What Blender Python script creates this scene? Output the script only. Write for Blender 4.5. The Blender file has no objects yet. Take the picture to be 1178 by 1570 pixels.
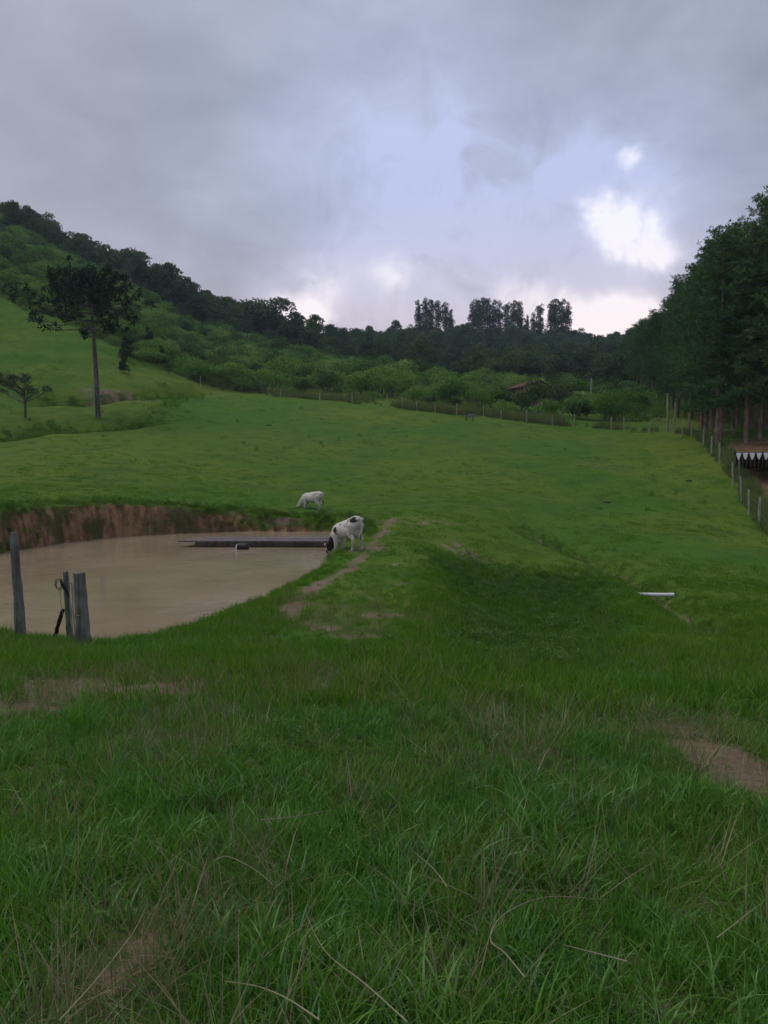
import bpy, bmesh, math, random
import numpy as np
from mathutils import Vector, Matrix, noise as mnoise

S = bpy.context.scene
COL = S.collection
R = math.radians
rng = np.random.default_rng(11)
random.seed(7)

# ------------------------------------------------------------------ camera
EZ = 1.6                       # eye height above the ground at the camera (ground there = 0)
F, PW, PH, HOR = 1150.0, 1178.0, 1570.0, 700.0
PITCH = math.atan((PH/2-HOR)/F)
cd = bpy.data.cameras.new('camera'); cam = bpy.data.objects.new('camera', cd); COL.objects.link(cam)
cd.sensor_fit = 'VERTICAL'; cd.sensor_height = 36.0; cd.lens = 36.0*F/PH
cd.clip_start = 0.05; cd.clip_end = 5000
cam.location = (0, 0, EZ); cam.rotation_euler = (math.pi/2-PITCH, 0, 0)
S.camera = cam

def ray(px, py):
    cx, cy = (px-PW/2)/F, (PH/2-py)/F
    return cx, math.cos(PITCH)+math.sin(PITCH)*cy, cy*math.cos(PITCH)-math.sin(PITCH)
def at(px, py, d):
    x, y, z = ray(px, py); k = d/y
    return Vector((x*k, d, z*k+EZ))
def on_plane(px, py, zp):
    x, y, z = ray(px, py); k = (zp-EZ)/z
    return Vector((x*k, y*k, zp))

# ------------------------------------------------------------------ colour management
S.view_settings.view_transform = 'Standard'; S.view_settings.look = 'None'
S.view_settings.exposure = 0.0; S.view_settings.gamma = 1.0
S.cycles.max_bounces = 5; S.cycles.diffuse_bounces = 3; S.cycles.use_adaptive_sampling = True; S.cycles.adaptive_threshold = 0.03; S.cycles.volume_bounces = 1
S.cycles.transparent_max_bounces = 8
S.cycles.caustics_reflective = False; S.cycles.caustics_refractive = False

# ------------------------------------------------------------------ node helpers
class NT:
    def __init__(self, tree): self.t = tree; self.n = tree.nodes; self.l = tree.links
    def new(self, typ, **kw):
        nd = self.n.new(typ)
        for k, v in kw.items(): setattr(nd, k, v)
        return nd
    def set(self, sock, v):
        if hasattr(v, 'is_linked') or isinstance(v, bpy.types.NodeSocket): self.l.new(v, sock)
        else: sock.default_value = v
    def math(self, op, a, b=None, c=None, clamp=False):
        nd = self.new('ShaderNodeMath', operation=op, use_clamp=clamp)
        self.set(nd.inputs[0], a)
        if b is not None: self.set(nd.inputs[1], b)
        if c is not None: self.set(nd.inputs[2], c)
        return nd.outputs[0]
    def vmath(self, op, a, b=None, s=None):
        nd = self.new('ShaderNodeVectorMath', operation=op)
        self.set(nd.inputs[0], a)
        if b is not None: self.set(nd.inputs[1], b)
        if s is not None: self.set(nd.inputs['Scale'], s)
        return nd.outputs['Value'] if op in ('DISTANCE', 'LENGTH', 'DOT_PRODUCT') else nd.outputs[0]
    def noise(self, vec, scale, detail=4, rough=0.55, dist=0.0, col=False):
        nd = self.new('ShaderNodeTexNoise')
        self.set(nd.inputs['Vector'], vec); nd.inputs['Scale'].default_value = scale
        nd.inputs['Detail'].default_value = detail; nd.inputs['Roughness'].default_value = rough
        nd.inputs['Distortion'].default_value = dist
        return nd.outputs['Color'] if col else nd.outputs['Fac']
    def mix(self, f, a, b, blend='MIX'):
        nd = self.new('ShaderNodeMix', data_type='RGBA', blend_type=blend)
        self.set(nd.inputs[0], f)
        for s, v in ((nd.inputs[6], a), (nd.inputs[7], b)):
            self.set(s, (*v, 1.0) if isinstance(v, tuple) and len(v) == 3 else v)
        return nd.outputs[2]
    def step(self, v, lo, hi):
        nd = self.new('ShaderNodeMapRange', interpolation_type='SMOOTHSTEP')
        self.set(nd.inputs[0], v); nd.inputs[1].default_value = lo; nd.inputs[2].default_value = hi
        return nd.outputs[0]
    def lin(self, v, lo, hi, a, b):
        nd = self.new('ShaderNodeMapRange')
        self.set(nd.inputs[0], v)
        for i, q in enumerate((lo, hi, a, b)): nd.inputs[i+1].default_value = q
        return nd.outputs[0]
    def attr(self, name, typ='GEOMETRY'):
        nd = self.new('ShaderNodeAttribute', attribute_name=name, attribute_type=typ)
        return nd.outputs['Fac']

# ------------------------------------------------------------------ sky: broken overcast at dusk
SUN_AZ, SUN_EL = R(-62), R(62)          # overcast: broad soft light, placed high on the left to lift the ground and pines
w = bpy.data.worlds.new('World'); S.world = w; w.use_nodes = True
t = NT(w.node_tree); t.n.clear()
tc = t.new('ShaderNodeTexCoord').outputs['Generated']
sep = t.new('ShaderNodeSeparateXYZ'); t.l.new(tc, sep.inputs[0])
zz = t.math('MAXIMUM', sep.outputs[2], 0.0)
den = t.math('ADD', zz, 0.22)
pv = t.new('ShaderNodeCombineXYZ')
t.l.new(t.math('DIVIDE', sep.outputs[0], den), pv.inputs[0]); t.l.new(t.math('DIVIDE', sep.outputs[1], den), pv.inputs[1])
P = pv.outputs[0]
n1 = t.noise(P, 1.15, 5, 0.5, 0.3); n2 = t.noise(P, 3.2, 6, 0.55, 0.2)
dv = t.noise(tc, 7.0, 4, 0.6, 0, True)
dd = t.vmath('ADD', tc, t.vmath('SCALE', t.vmath('SUBTRACT', dv, (0.5, 0.5, 0.5)), s=0.10))
def hole(px, py, r, k, sq=1.0):
    x, y, z = ray(px, py); v = Vector((x, y, z)).normalized()
    diff = t.vmath('MULTIPLY', t.vmath('SUBTRACT', dd, tuple(v)), (sq, 1.0, 1.0))
    q = t.vmath('LENGTH', diff)
    return t.math('MULTIPLY', t.math('EXPONENT', t.math('MULTIPLY', t.math('POWER', q, 2.0), -1.0/(r*r))), k)
bright = None; soft = None
for a in ((850, 250, .06, .5), (740, 300, .08, .42), (690, 205, .09, .42), (570, 215, .10, .42), (640, 330, .09, .36), (440, 210, .06, .25), (640, 400, .09, .32), (960, 290, .08, .4), (500, 440, .07, .5), (600, 450, .08, .5), (800, 455, .10, .5), (700, 485, .08, .4), (930, 470, .08, .6), (975, 352, .075, .75), (455, 478, .06, .5)):
    h = hole(*a); soft = h if soft is None else t.math('ADD', soft, h)
for a in ((916, 326, .020, 1.0), (942, 340, .022, 1.3), (978, 358, .024, 1.5), (1020, 380, .022, 1.4), (985, 350, .05, .35), (955, 248, .013, .8), (450, 482, .028, 1.7), (478, 492, .022, .9),
          (595, 426, .028, 1.0), (500, 436, .032, .85), (912, 494, .028, 1.8, .45), (965, 493, .026, 1.8, .45), (770, 462, .024, .9), (815, 470, .024, .8)):
    h = hole(*a); bright = h if bright is None else t.math('ADD', bright, h)
mott = t.math('ADD', t.math('MULTIPLY', t.math('SUBTRACT', n1, 0.5), 1.7), t.math('MULTIPLY', t.math('SUBTRACT', n2, 0.5), 1.7))
base = t.mix(t.math('ADD', mott, 0.5, clamp=True), (0.285, 0.32, 0.425), (0.52, 0.56, 0.715))
warm = t.math('MULTIPLY', t.math('SUBTRACT', 1.0, t.step(zz, 0.04, 0.32)), 0.72)
base = t.mix(warm, base, (0.66, 0.545, 0.55))
left = t.math('MULTIPLY', t.step(t.math('MULTIPLY', sep.outputs[0], -1.0), 0.05, 0.45), 0.45)
base = t.mix(left, base, (0.45, 0.435, 0.48))
n3 = t.noise(tc, 11.0, 6, 0.62, 0.6)
hi = t.step(t.math('MULTIPLY', bright, t.math('ADD', t.math('MULTIPLY', t.math('SUBTRACT', n3, 0.5), 3.4), 1.0)), 0.0, 1.55)
lowk = t.step(zz, 0.05, 0.35)
hot = t.mix(lowk, (1.25, 1.05, 0.98), (1.02, 1.03, 1.20))
sf = t.math('MULTIPLY', soft, t.math('ADD', t.math('MULTIPLY', t.math('SUBTRACT', n3, 0.5), 3.0), 1.0), clamp=True)
base = t.mix(t.math('MULTIPLY', sf, .85), base, t.mix(lowk, (0.90, 0.73, 0.72), (0.60, 0.675, 0.98)))
cloud = t.mix(hi, base, hot)
sky = t.new('ShaderNodeTexSky', sky_type='NISHITA', sun_disc=False, sun_elevation=SUN_EL, sun_rotation=SUN_AZ)
b1 = t.new('ShaderNodeBackground'); t.l.new(sky.outputs[0], b1.inputs[0]); b1.inputs[1].default_value = 0.06
b2 = t.new('ShaderNodeBackground'); t.l.new(cloud, b2.inputs[0]); b2.inputs[1].default_value = 1.0
mx = t.new('ShaderNodeMixShader'); mx.inputs[0].default_value = 0.93
t.l.new(b1.outputs[0], mx.inputs[1]); t.l.new(b2.outputs[0], mx.inputs[2])
wo = t.new('ShaderNodeOutputWorld'); t.l.new(mx.outputs[0], wo.inputs[0])

sl = bpy.data.lights.new('sun', 'SUN'); sl.energy = 1.5; sl.angle = R(50); sl.color = (1.0, 0.95, 0.86)
so = bpy.data.objects.new('sun', sl); COL.objects.link(so)
sd = Vector((math.sin(SUN_AZ)*math.cos(SUN_EL), math.cos(SUN_AZ)*math.cos(SUN_EL), math.sin(SUN_EL)))
so.rotation_euler = (-sd).to_track_quat('-Z', 'Y').to_euler(); so.location = (0, -5, 60)

# ------------------------------------------------------------------ object helpers
def tag(o, label=None, cat=None, group=None, kind=None):
    if label: o['label'] = label
    if cat: o['category'] = cat
    if group: o['group'] = group
    if kind: o['kind'] = kind
    return o
def link(name, me, parent=None, mats=()):
    o = bpy.data.objects.new(name, me); COL.objects.link(o)
    if parent is not None: o.parent = parent
    if me is not None:
        for m in mats:
            me.materials.append(m)
    return o
def empty(name, loc=(0, 0, 0), rz=0.0):
    o = bpy.data.objects.new(name, None); COL.objects.link(o)
    o.location = loc; o.rotation_euler = (0, 0, rz); o.empty_display_size = 0.2
    return o
def mesh_np(name, v, f, smooth=False, mat_idx=None):
    v = np.asarray(v, dtype=np.float32); f = np.asarray(f, dtype=np.int32)
    me = bpy.data.meshes.new(name); n, k = f.shape
    me.vertices.add(len(v)); me.vertices.foreach_set('co', v.ravel())
    me.loops.add(n*k); me.loops.foreach_set('vertex_index', f.ravel())
    me.polygons.add(n); me.polygons.foreach_set('loop_start', np.arange(0, n*k, k, dtype=np.int32))
    me.polygons.foreach_set('loop_total', np.full(n, k, dtype=np.int32))
    if mat_idx is not None: me.polygons.foreach_set('material_index', np.asarray(mat_idx, dtype=np.int32))
    me.polygons.foreach_set('use_smooth', np.full(n, smooth))
    me.update(calc_edges=True); me.validate()
    return me
class MB:
    """collects quads (triangles repeat a vertex) of one part"""
    def __init__(self): self.v = []; self.f = []; self.m = []
    def add(self, v, f, m=0):
        b = len(self.v); self.v += [tuple(q) for q in v]
        for q in f: self.f.append(tuple(i+b for i in q)); self.m.append(m)
    def tube(self, pts, rad, n=8, m=0, cap=True, jag=0.0):
        pts = [Vector(p) for p in pts]; vs = []; fs = []
        up = Vector((0.13, 0.21, 1.0)).normalized()
        for i, p in enumerate(pts):
            d = (pts[min(i+1, len(pts)-1)]-pts[max(i-1, 0)]).normalized()
            a = d.cross(up)
            if a.length < 1e-3: a = d.cross(Vector((1, 0, 0)))
            a.normalize(); b = d.cross(a)
            for k in range(n):
                ang = 2*math.pi*k/n; r = rad[i]*(1+random.uniform(-jag, jag))
                vs.append(p+a*math.cos(ang)*r+b*math.sin(ang)*r)
        for i in range(len(pts)-1):
            for k in range(n):
                fs.append((i*n+k, i*n+(k+1) % n, (i+1)*n+(k+1) % n, (i+1)*n+k))
        if cap:
            L = len(pts)-1
            fs.append(tuple(range(n-1, -1, -1))); fs.append(tuple(L*n+k for k in range(n)))
        self.add(vs, fs, m)
    def box(self, c, s, m=0, rot=None):
        M = rot if rot is not None else Matrix.Identity(3); c = Vector(c)
        vs = [c+M@Vector((x*s[0]/2, y*s[1]/2, z*s[2]/2)) for x in (-1, 1) for y in (-1, 1) for z in (-1, 1)]
        self.add(vs, [(0, 1, 3, 2), (4, 6, 7, 5), (0, 4, 5, 1), (2, 3, 7, 6), (0, 2, 6, 4), (1, 5, 7, 3)], m)
    def mesh(self, name, smooth=False):
        me = bpy.data.meshes.new(name); me.from_pydata(self.v, [], self.f); me.update()
        me.polygons.foreach_set('material_index', np.array(self.m, dtype=np.int32))
        me.polygons.foreach_set('use_smooth', np.full(len(self.f), smooth)); me.validate()
        return me
    def build(self, name, mats, parent=None, smooth=False):
        return link(name, self.mesh(name, smooth), parent, mats if isinstance(mats, (list, tuple)) else [mats])

# ------------------------------------------------------------------ materials
def mat(name):
    m = bpy.data.materials.new(name); m.use_nodes = True; tt = NT(m.node_tree); tt.n.clear()
    out = tt.new('ShaderNodeOutputMaterial'); return m, tt, out
def principled(tt, out, col, rough=0.8, spec=0.3, normal=None, **kw):
    p = tt.new('ShaderNodeBsdfPrincipled')
    tt.set(p.inputs['Base Color'], (*col, 1.0) if isinstance(col, tuple) and len(col) == 3 else col)
    tt.set(p.inputs['Roughness'], rough); tt.set(p.inputs['Specular IOR Level'], spec)
    if normal is not None: tt.l.new(normal, p.inputs['Normal'])
    tt.l.new(p.outputs[0], out.inputs[0]); return p
def bump(tt, h, strength=0.5, dist=0.02):
    b = tt.new('ShaderNodeBump'); b.inputs['Strength'].default_value = strength; b.inputs['Distance'].default_value = dist
    tt.l.new(h, b.inputs['Height']); return b.outputs[0]

def leaf_mat(name, c1, c2, c3=None, nscale=0.25, transl=0.35, rnd=0.6, gloss=0.08, k3=0.25):
    """foliage: hue varies from plant to plant and in drifts over the ground, light passes through the blades"""
    m, tt, out = mat(name)
    geo = tt.new('ShaderNodeNewGeometry'); oi = tt.new('ShaderNodeObjectInfo')
    n = tt.noise(geo.outputs['Position'], nscale, 3, 0.6)
    f = tt.math('ADD', tt.math('MULTIPLY', oi.outputs['Random'], rnd), tt.math('MULTIPLY', tt.math('SUBTRACT', n, 0.5), 1.6), clamp=False)
    f = tt.math('ADD', f, 0.5-rnd/2, clamp=True)
    c = tt.mix(f, c1, c2)
    ri = geo.outputs['Random Per Island']
    c = tt.mix(ri, c, tt.mix(1.0, c, (0.48, 0.5, 0.5), 'MULTIPLY'))
    if c3 is not None: c = tt.mix(tt.math('GREATER_THAN', ri, 1-k3), c, c3)
    d = tt.new('ShaderNodeBsdfDiffuse'); tt.l.new(c, d.inputs[0])
    tr = tt.new('ShaderNodeBsdfTranslucent'); tt.l.new(tt.mix(1.0, c, (1.0, 1.15, 0.6), 'MULTIPLY'), tr.inputs[0])
    a = tt.new('ShaderNodeMixShader'); a.inputs[0].default_value = transl
    tt.l.new(d.outputs[0], a.inputs[1]); tt.l.new(tr.outputs[0], a.inputs[2])
    g = tt.new('ShaderNodeBsdfGlossy'); g.inputs['Roughness'].default_value = 0.45; g.inputs[0].default_value = (0.85, 0.95, 0.9, 1)
    b = tt.new('ShaderNodeMixShader'); b.inputs[0].default_value = gloss*.3
    tt.l.new(a.outputs[0], b.inputs[1]); tt.l.new(g.outputs[0], b.inputs[2])
    tt.l.new(b.outputs[0], out.inputs[0]); return m
def bark_mat(name, c1, c2, scale=6.0, zs=0.2, rough=0.9, bs=0.6):
    m, tt, out = mat(name)
    tcx = tt.new('ShaderNodeTexCoord').outputs['Object']
    v = tt.vmath('MULTIPLY', tcx, (1, 1, zs)); n = tt.noise(v, scale, 5, 0.65)
    n2 = tt.noise(tcx, scale*0.35, 3)
    c = tt.mix(tt.step(tt.math('ADD', tt.math('MULTIPLY', n, 0.7), tt.math('MULTIPLY', n2, 0.3)), 0.33, 0.68), c1, c2)
    principled(tt, out, c, rough, 0.2, bump(tt, n, bs, 0.02)); return m
def plain_mat(name, c, rough=0.7, spec=0.3, var=0.25, scale=8.0, metal=0.0):
    m, tt, out = mat(name)
    tcx = tt.new('ShaderNodeTexCoord').outputs['Object']
    n = tt.noise(tcx, scale, 5, 0.6)
    cc = tt.mix(tt.math('MULTIPLY', n, var*2), c, tuple(q*0.45 for q in c))
    p = principled(tt, out, cc, rough, spec, bump(tt, n, 0.2, 0.01)); p.inputs['Metallic'].default_value = metal
    return m

# ------------------------------------------------------------------ terrain height
ZW = EZ-3.25                                              # water level of the pond
CTRL = {
 -250: [(1570, 2.0), (1300, 3.3), (1150, 4.8), (1080, 6.3), (1020, 9), (975, 12.5), (785, 26), (740, 34), (690, 47), (655, 58), (600, 72), (540, 86), (450, 105), (380, 140), (310, 185), (300, 240)],
 0: [(1570, 2.0), (1300, 3.3), (1150, 4.8), (1080, 6.3), (1020, 9), (977, 12.3), (787, 25.5), (740, 34), (690, 50), (665, 60), (630, 72), (580, 85), (520, 100), (470, 115), (400, 150), (352, 185), (345, 240)],
 150: [(1570, 2.0), (1300, 3.3), (1150, 4.8), (1080, 6.3), (1020, 9), (992, 11.5), (768, 31), (740, 37), (690, 52), (655, 67), (640, 74), (600, 84), (560, 94), (520, 108), (480, 135), (440, 172), (418, 205), (420, 270)],
 300: [(1570, 2.0), (1300, 3.3), (1150, 4.8), (1060, 6.8), (1000, 10), (965, 13.2), (783, 31.5), (740, 40), (690, 54), (640, 74), (600, 95), (570, 120), (530, 160), (500, 200), (487, 245), (490, 320)],
 450: [(1570, 2.0), (1300, 3.3), (1150, 4.9), (1055, 7), (1000, 9.8), (950, 13), (900, 17), (800, 31.5), (750, 41.5), (700, 55), (650, 74), (612, 96), (585, 130), (555, 180), (537, 240), (529, 310), (530, 400)],
 589: [(1570, 2.0), (1300, 3.4), (1150, 4.9), (1050, 7), (1000, 9.5), (950, 12.8), (900, 16.8), (850, 22.3), (800, 31), (750, 42), (700, 57), (650, 77), (620, 92), (600, 120), (580, 170), (555, 240), (530, 335), (528, 420)],
 670: [(1050, 7.1), (1000, 9.7), (950, 13.0), (900, 16.9), (855, 22.0), (815, 28.6)],
 750: [(1570, 2.0), (1300, 3.4), (1150, 4.9), (1050, 7.5), (1000, 11.1), (950, 15.9), (900, 21.3), (860, 25.9), (820, 30.2), (780, 36), (740, 45), (700, 57), (645, 82), (615, 115), (595, 160), (560, 250), (527, 360), (526, 440)],
 830: [(1050, 7.9), (1000, 11.9), (950, 17.2), (905, 22.2), (860, 27.3)],
 900: [(1570, 2.0), (1300, 3.4), (1150, 5.0), (1050, 8), (1000, 11.5), (950, 16.5), (910, 21), (850, 28), (800, 36), (750, 46), (700, 59), (657, 80), (630, 110), (605, 160), (570, 250), (538, 340), (536, 430)],
 1050: [(1570, 2.0), (1300, 3.4), (1150, 5.0), (1050, 8), (1000, 11.5), (960, 15.5), (910, 21), (850, 29), (800, 37), (750, 46), (700, 57), (668, 66), (650, 85), (620, 130), (590, 200), (560, 280), (550, 400)],
 1178: [(1570, 2.0), (1250, 3.7), (1150, 5.0), (1050, 8), (970, 14.5), (900, 23), (850, 30), (807, 38), (760, 44), (715, 50.5), (677, 57), (658, 75), (640, 110), (600, 200), (570, 300), (560, 400)],
 1400: [(1570, 2.0), (1250, 3.7), (1050, 8), (970, 14.5), (900, 23), (850, 30), (807, 38), (760, 44), (715, 50.5), (677, 57), (655, 75), (635, 110), (595, 200), (565, 300), (560, 400)],
}
def warp(x, y):
    yy = np.maximum(y, 0.0)+6.0
    u = np.clip(x/yy, -0.85, 0.85)
    return np.stack([u*2.2, np.log(yy)], -1), yy
_p = []; _s = []
for px, col in CTRL.items():
    for py, d in col:
        q = at(px, py, d); c, yy = warp(np.array(q.x), np.array(q.y)); _p.append(c); _s.append((q.z)/yy)
_p = np.array(_p); _s = np.array(_s)
def tps_k(r2): return 0.5*r2*np.log(np.maximum(r2, 1e-12))
_n = len(_p)
_K = tps_k(((_p[:, None]-_p[None])**2).sum(-1))+np.eye(_n)*6e-5
_Q = np.concatenate([np.ones((_n, 1)), _p], 1)
_A = np.block([[_K, _Q], [_Q.T, np.zeros((3, 3))]])
_w = np.linalg.solve(_A, np.concatenate([_s, np.zeros(3)]))
def tps(x, y):
    sh = np.shape(x); x = np.ravel(np.asarray(x, float)); y = np.ravel(np.asarray(y, float))
    out = np.empty(len(x))
    for i in range(0, len(x), 20000):
        c, yy = warp(x[i:i+20000], y[i:i+20000])
        k = tps_k(((c[:, None]-_p[None])**2).sum(-1))
        out[i:i+20000] = (k@_w[:_n]+_w[_n]+c@_w[_n+1:])*yy
    b = np.clip((y+3.0)/5.0, 0, 1); b = b*b*(3-2*b)
    return (out*b+0.0*(1-b)).reshape(sh)
def first_ground(px, py, fn, d0=1.2, d1=420):
    ds = np.exp(np.linspace(math.log(d0), math.log(d1), 900)); x, y, z = ray(px, py)
    X = x/y*ds; Z = z/y*ds+EZ; g = fn(X, ds); k = np.argmax(Z < g)
    if not (Z < g).any(): k = len(ds)-1
    return np.array([X[k], ds[k]])

def vnoise(x, y, sc, seed):
    """smooth value noise on arrays"""
    r = np.random.default_rng(seed); T = r.random((256, 256))
    X = x*sc+1000.3; Y = y*sc+1000.7; i = np.floor(X).astype(int); j = np.floor(Y).astype(int)
    fx = X-i; fy = Y-j; fx = fx*fx*(3-2*fx); fy = fy*fy*(3-2*fy); i &= 255; j &= 255; i1 = (i+1) & 255; j1 = (j+1) & 255
    return (T[i, j]*(1-fx)+T[i1, j]*fx)*(1-fy)+(T[i, j1]*(1-fx)+T[i1, j1]*fx)*fy
def fbm(x, y, sc, seed, o=3):
    a = 0; k = 1.0; s = 0
    for q in range(o): a = a+k*(vnoise(x, y, sc*2**q, seed+q)-0.5); s += k; k *= 0.5
    return a/s
def sstep(a, b, v):
    k = np.clip((v-a)/(b-a), 0, 1); return k*k*(3-2*k)
def poly_sd(x, y, P):
    """distance to a polygon, positive inside"""
    x = np.asarray(x); y = np.asarray(y); d = np.full(x.shape, 1e9); ins = np.zeros(x.shape, bool); n = len(P)
    for i in range(n):
        ax, ay = P[i]; bx, by = P[(i+1) % n]; ex, ey = bx-ax, by-ay
        k = np.clip(((x-ax)*ex+(y-ay)*ey)/(ex*ex+ey*ey), 0, 1)
        d = np.minimum(d, np.hypot(x-ax-k*ex, y-ay-k*ey))
        c = ((ay > y) != (by > y)) & (x < (bx-ax)*(y-ay)/(by-ay+1e-12)+ax); ins ^= c
    return np.where(ins, d, -d)
def line_d(x, y, P):
    d = np.full(np.shape(x), 1e9)
    for (ax, ay), (bx, by) in zip(P[:-1], P[1:]):
        ex, ey = bx-ax, by-ay; k = np.clip(((x-ax)*ex+(y-ay)*ey)/(ex*ex+ey*ey+1e-9), 0, 1)
        d = np.minimum(d, np.hypot(x-ax-k*ex, y-ay-k*ey))
    return d
POND = np.array([on_plane(px, py, ZW)[:2] for px, py in
    [(-260, 940), (-130, 950), (0, 968), (60, 985), (140, 990), (200, 978), (280, 955), (360, 930), (430, 900), (480, 868), (503, 850), (520, 836), (527, 824), (505, 815),
     (440, 815), (380, 814), (330, 816), (270, 818), (190, 822), (100, 832), (0, 847), (-100, 866), (-260, 895)]])
gp = lambda px, py: first_ground(px, py, tps)
DITCH = [gp(*q) for q in [(800, 812), (850, 832), (900, 850), (950, 876), (1000, 900), (1050, 930), (1085, 955), (1120, 970)]]
TERR1 = [gp(*q) for q in [(-20, 742), (50, 742), (120, 744), (200, 745), (300, 749)]]
SCARP = [gp(*q) for q in [(60, 612), (110, 612), (150, 610), (200, 606), (250, 604), (300, 598)]]
SCARP2 = [gp(*q) for q in [(-30, 672), (20, 668), (60, 656), (110, 660), (180, 655), (230, 645)]]
FENCE_PX = [(1178, 830), (1163, 807), (1148, 790), (1137, 768), (1124, 745), (1103, 712), (1090, 699), (1078, 683), (1060, 671), (1046, 667), (1033, 664)]
FENCE_XY = [gp(*q) for q in FENCE_PX]
FARF_PX = [(1023, 663), (995, 663), (957, 661), (938, 660), (880, 655), (847, 652), (808, 648), (768, 643), (742, 640), (700, 637), (668, 633), (640, 630), (617, 627), (593, 624), (540, 619), (490, 614), (430, 609), (370, 601), (308, 594)]
SHED_C = np.array([29.4, 47.6])

def height(x, y):
    x = np.asarray(x, float); y = np.asarray(y, float); z = tps(x, y)
    dist = np.hypot(x, y)
    # ground relief: hummocks, cattle terraces on the left slope
    z = z+fbm(x, y, 0.9, 3)*0.10*sstep(1, 6, dist)+fbm(x, y, 0.12, 9)*0.5*sstep(25, 60, dist)+fbm(x, y, 3.5, 21, 2)*0.035
    lh = sstep(-14, -22, x)*sstep(70, 80, y)*sstep(135, 120, y)
    z = z+lh*0.22*np.sin(z*2.3+fbm(x, y, 0.15, 30)*7)*(0.6+fbm(x, y, .2, 31))
    z = z-0.45*np.exp(-(line_d(x, y, DITCH)/0.55)**2)*(0.8+fbm(x, y, 1.2, 40))
    z = z-0.22*np.exp(-(line_d(x, y, TERR1)/0.5)**2)
    ds = line_d(x, y, SCARP); z = z-1.7*np.exp(-(ds/1.7)**2)*(1+1.2*fbm(x, y, .3, 41))
    z = z-1.1*np.exp(-(line_d(x, y, SCARP2)/1.3)**2)*(1+1.2*fbm(x, y, .3, 42))
    # flat cut for the shed
    k = np.exp(-((np.hypot((x-SHED_C[0])/3.4, (y-SHED_C[1])/2.6))**4)); z = z*(1-k)+(-0.75)*k
    # pond basin
    sdist = poly_sd(x, y, POND)+fbm(x, y, 0.8, 50)*0.5
    wd = np.interp(z-ZW, [0.2, 1.2], [0.9, 0.34])
    c = sstep(-wd, wd, sdist); z = z*(1-c)+np.minimum(z, ZW-0.7)*c
    return z

# one sheet, finest where the camera stands
def axis(parts):
    o = [parts[0][0]]
    for a, b, s in parts: o += list(np.linspace(a, b, max(2, int(round((b-a)/s))+1))[1:])
    return np.array(o)
half = axis([(0, 9, .13), (9, 22, .24), (22, 60, .8), (60, 240, 4), (240, 300, 20)])
XS = np.concatenate([-half[:0:-1], half])
YS = axis([(-40, -4, 3), (-4, 1.5, .3), (1.5, 16, .12), (16, 46, .23), (46, 115, .6), (115, 460, 3.5), (460, 500, 20)])
GX, GY = np.meshgrid(XS, YS, indexing='ij'); GZ = height(GX, GY)
def hz(x, y):
    x = np.asarray(x, float); y = np.asarray(y, float)
    i = np.clip(np.searchsorted(XS, x)-1, 0, len(XS)-2); j = np.clip(np.searchsorted(YS, y)-1, 0, len(YS)-2)
    fx = (x-XS[i])/(XS[i+1]-XS[i]); fy = (y-YS[j])/(YS[j+1]-YS[j])
    return (GZ[i, j]*(1-fx)+GZ[i+1, j]*fx)*(1-fy)+(GZ[i, j+1]*(1-fx)+GZ[i+1, j+1]*fx)*fy
def ground(px, py, d0=1.2):
    q = first_ground(px, py, hz, d0); return Vector((q[0], q[1], float(hz(q[0], q[1]))))

# bare earth: worn path on the dam, scuffed patches, the ditch, the cut by the shed
def spots(x, y, lst):
    m = np.zeros(np.shape(x))
    for px, py, rx, ry, k in lst:
        c = gp(px, py); e = gp(px, py+1); d = c[1]; mx = rx/F*d; my = max(ry*abs(c[1]-e[1]), .05)
        m = np.maximum(m, k*np.exp(-(((x-c[0])/mx)**2+((y-c[1])/my)**2)))
    return m
PATH = [gp(*q) for q in [(598, 800), (590, 812), (572, 832), (560, 850), (540, 872), (505, 890), (470, 908), (450, 928), (442, 950)]]
BARE = [(620, 888, 45, 6, .9), (505, 938, 24, 5, .55), (640, 800, 60, 8, .5), (715, 850, 60, 14, .6), (700, 875, 40, 14, .5), (1100, 1166, 62, 17, 1.25), (1140, 1195, 60, 18, 1.25), (1172, 1228, 62, 24, 1.25), (1040, 1120, 80, 18, .7),
        (60, 1062, 150, 26, 1.1), (240, 1060, 115, 12, 1.1), (15, 1084, 60, 9, 1.5), (110, 1125, 100, 32, .8), (380, 965, 60, 8, .4), (470, 1050, 110, 18, .45), (760, 1110, 80, 22, .5), (860, 1400, 80, 26, .5), (210, 1500, 120, 50, .55), (1170, 1450, 60, 60, .8), (330, 1380, 70, 20, .5),
        (110, 620, 70, 8, .8), (180, 608, 60, 7, .9), (930, 720, 60, 10, .35), (780, 830, 60, 10, .5), (600, 800, 130, 7, .55), (560, 842, 40, 9, .7)]
CREST = [gp(*q) for q in [(610, 800), (600, 830), (590, 862), (570, 900), (545, 940), (520, 975)]]
def crest(x, y): return np.exp(-(line_d(x, y, CREST)/1.15)**4)
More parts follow.
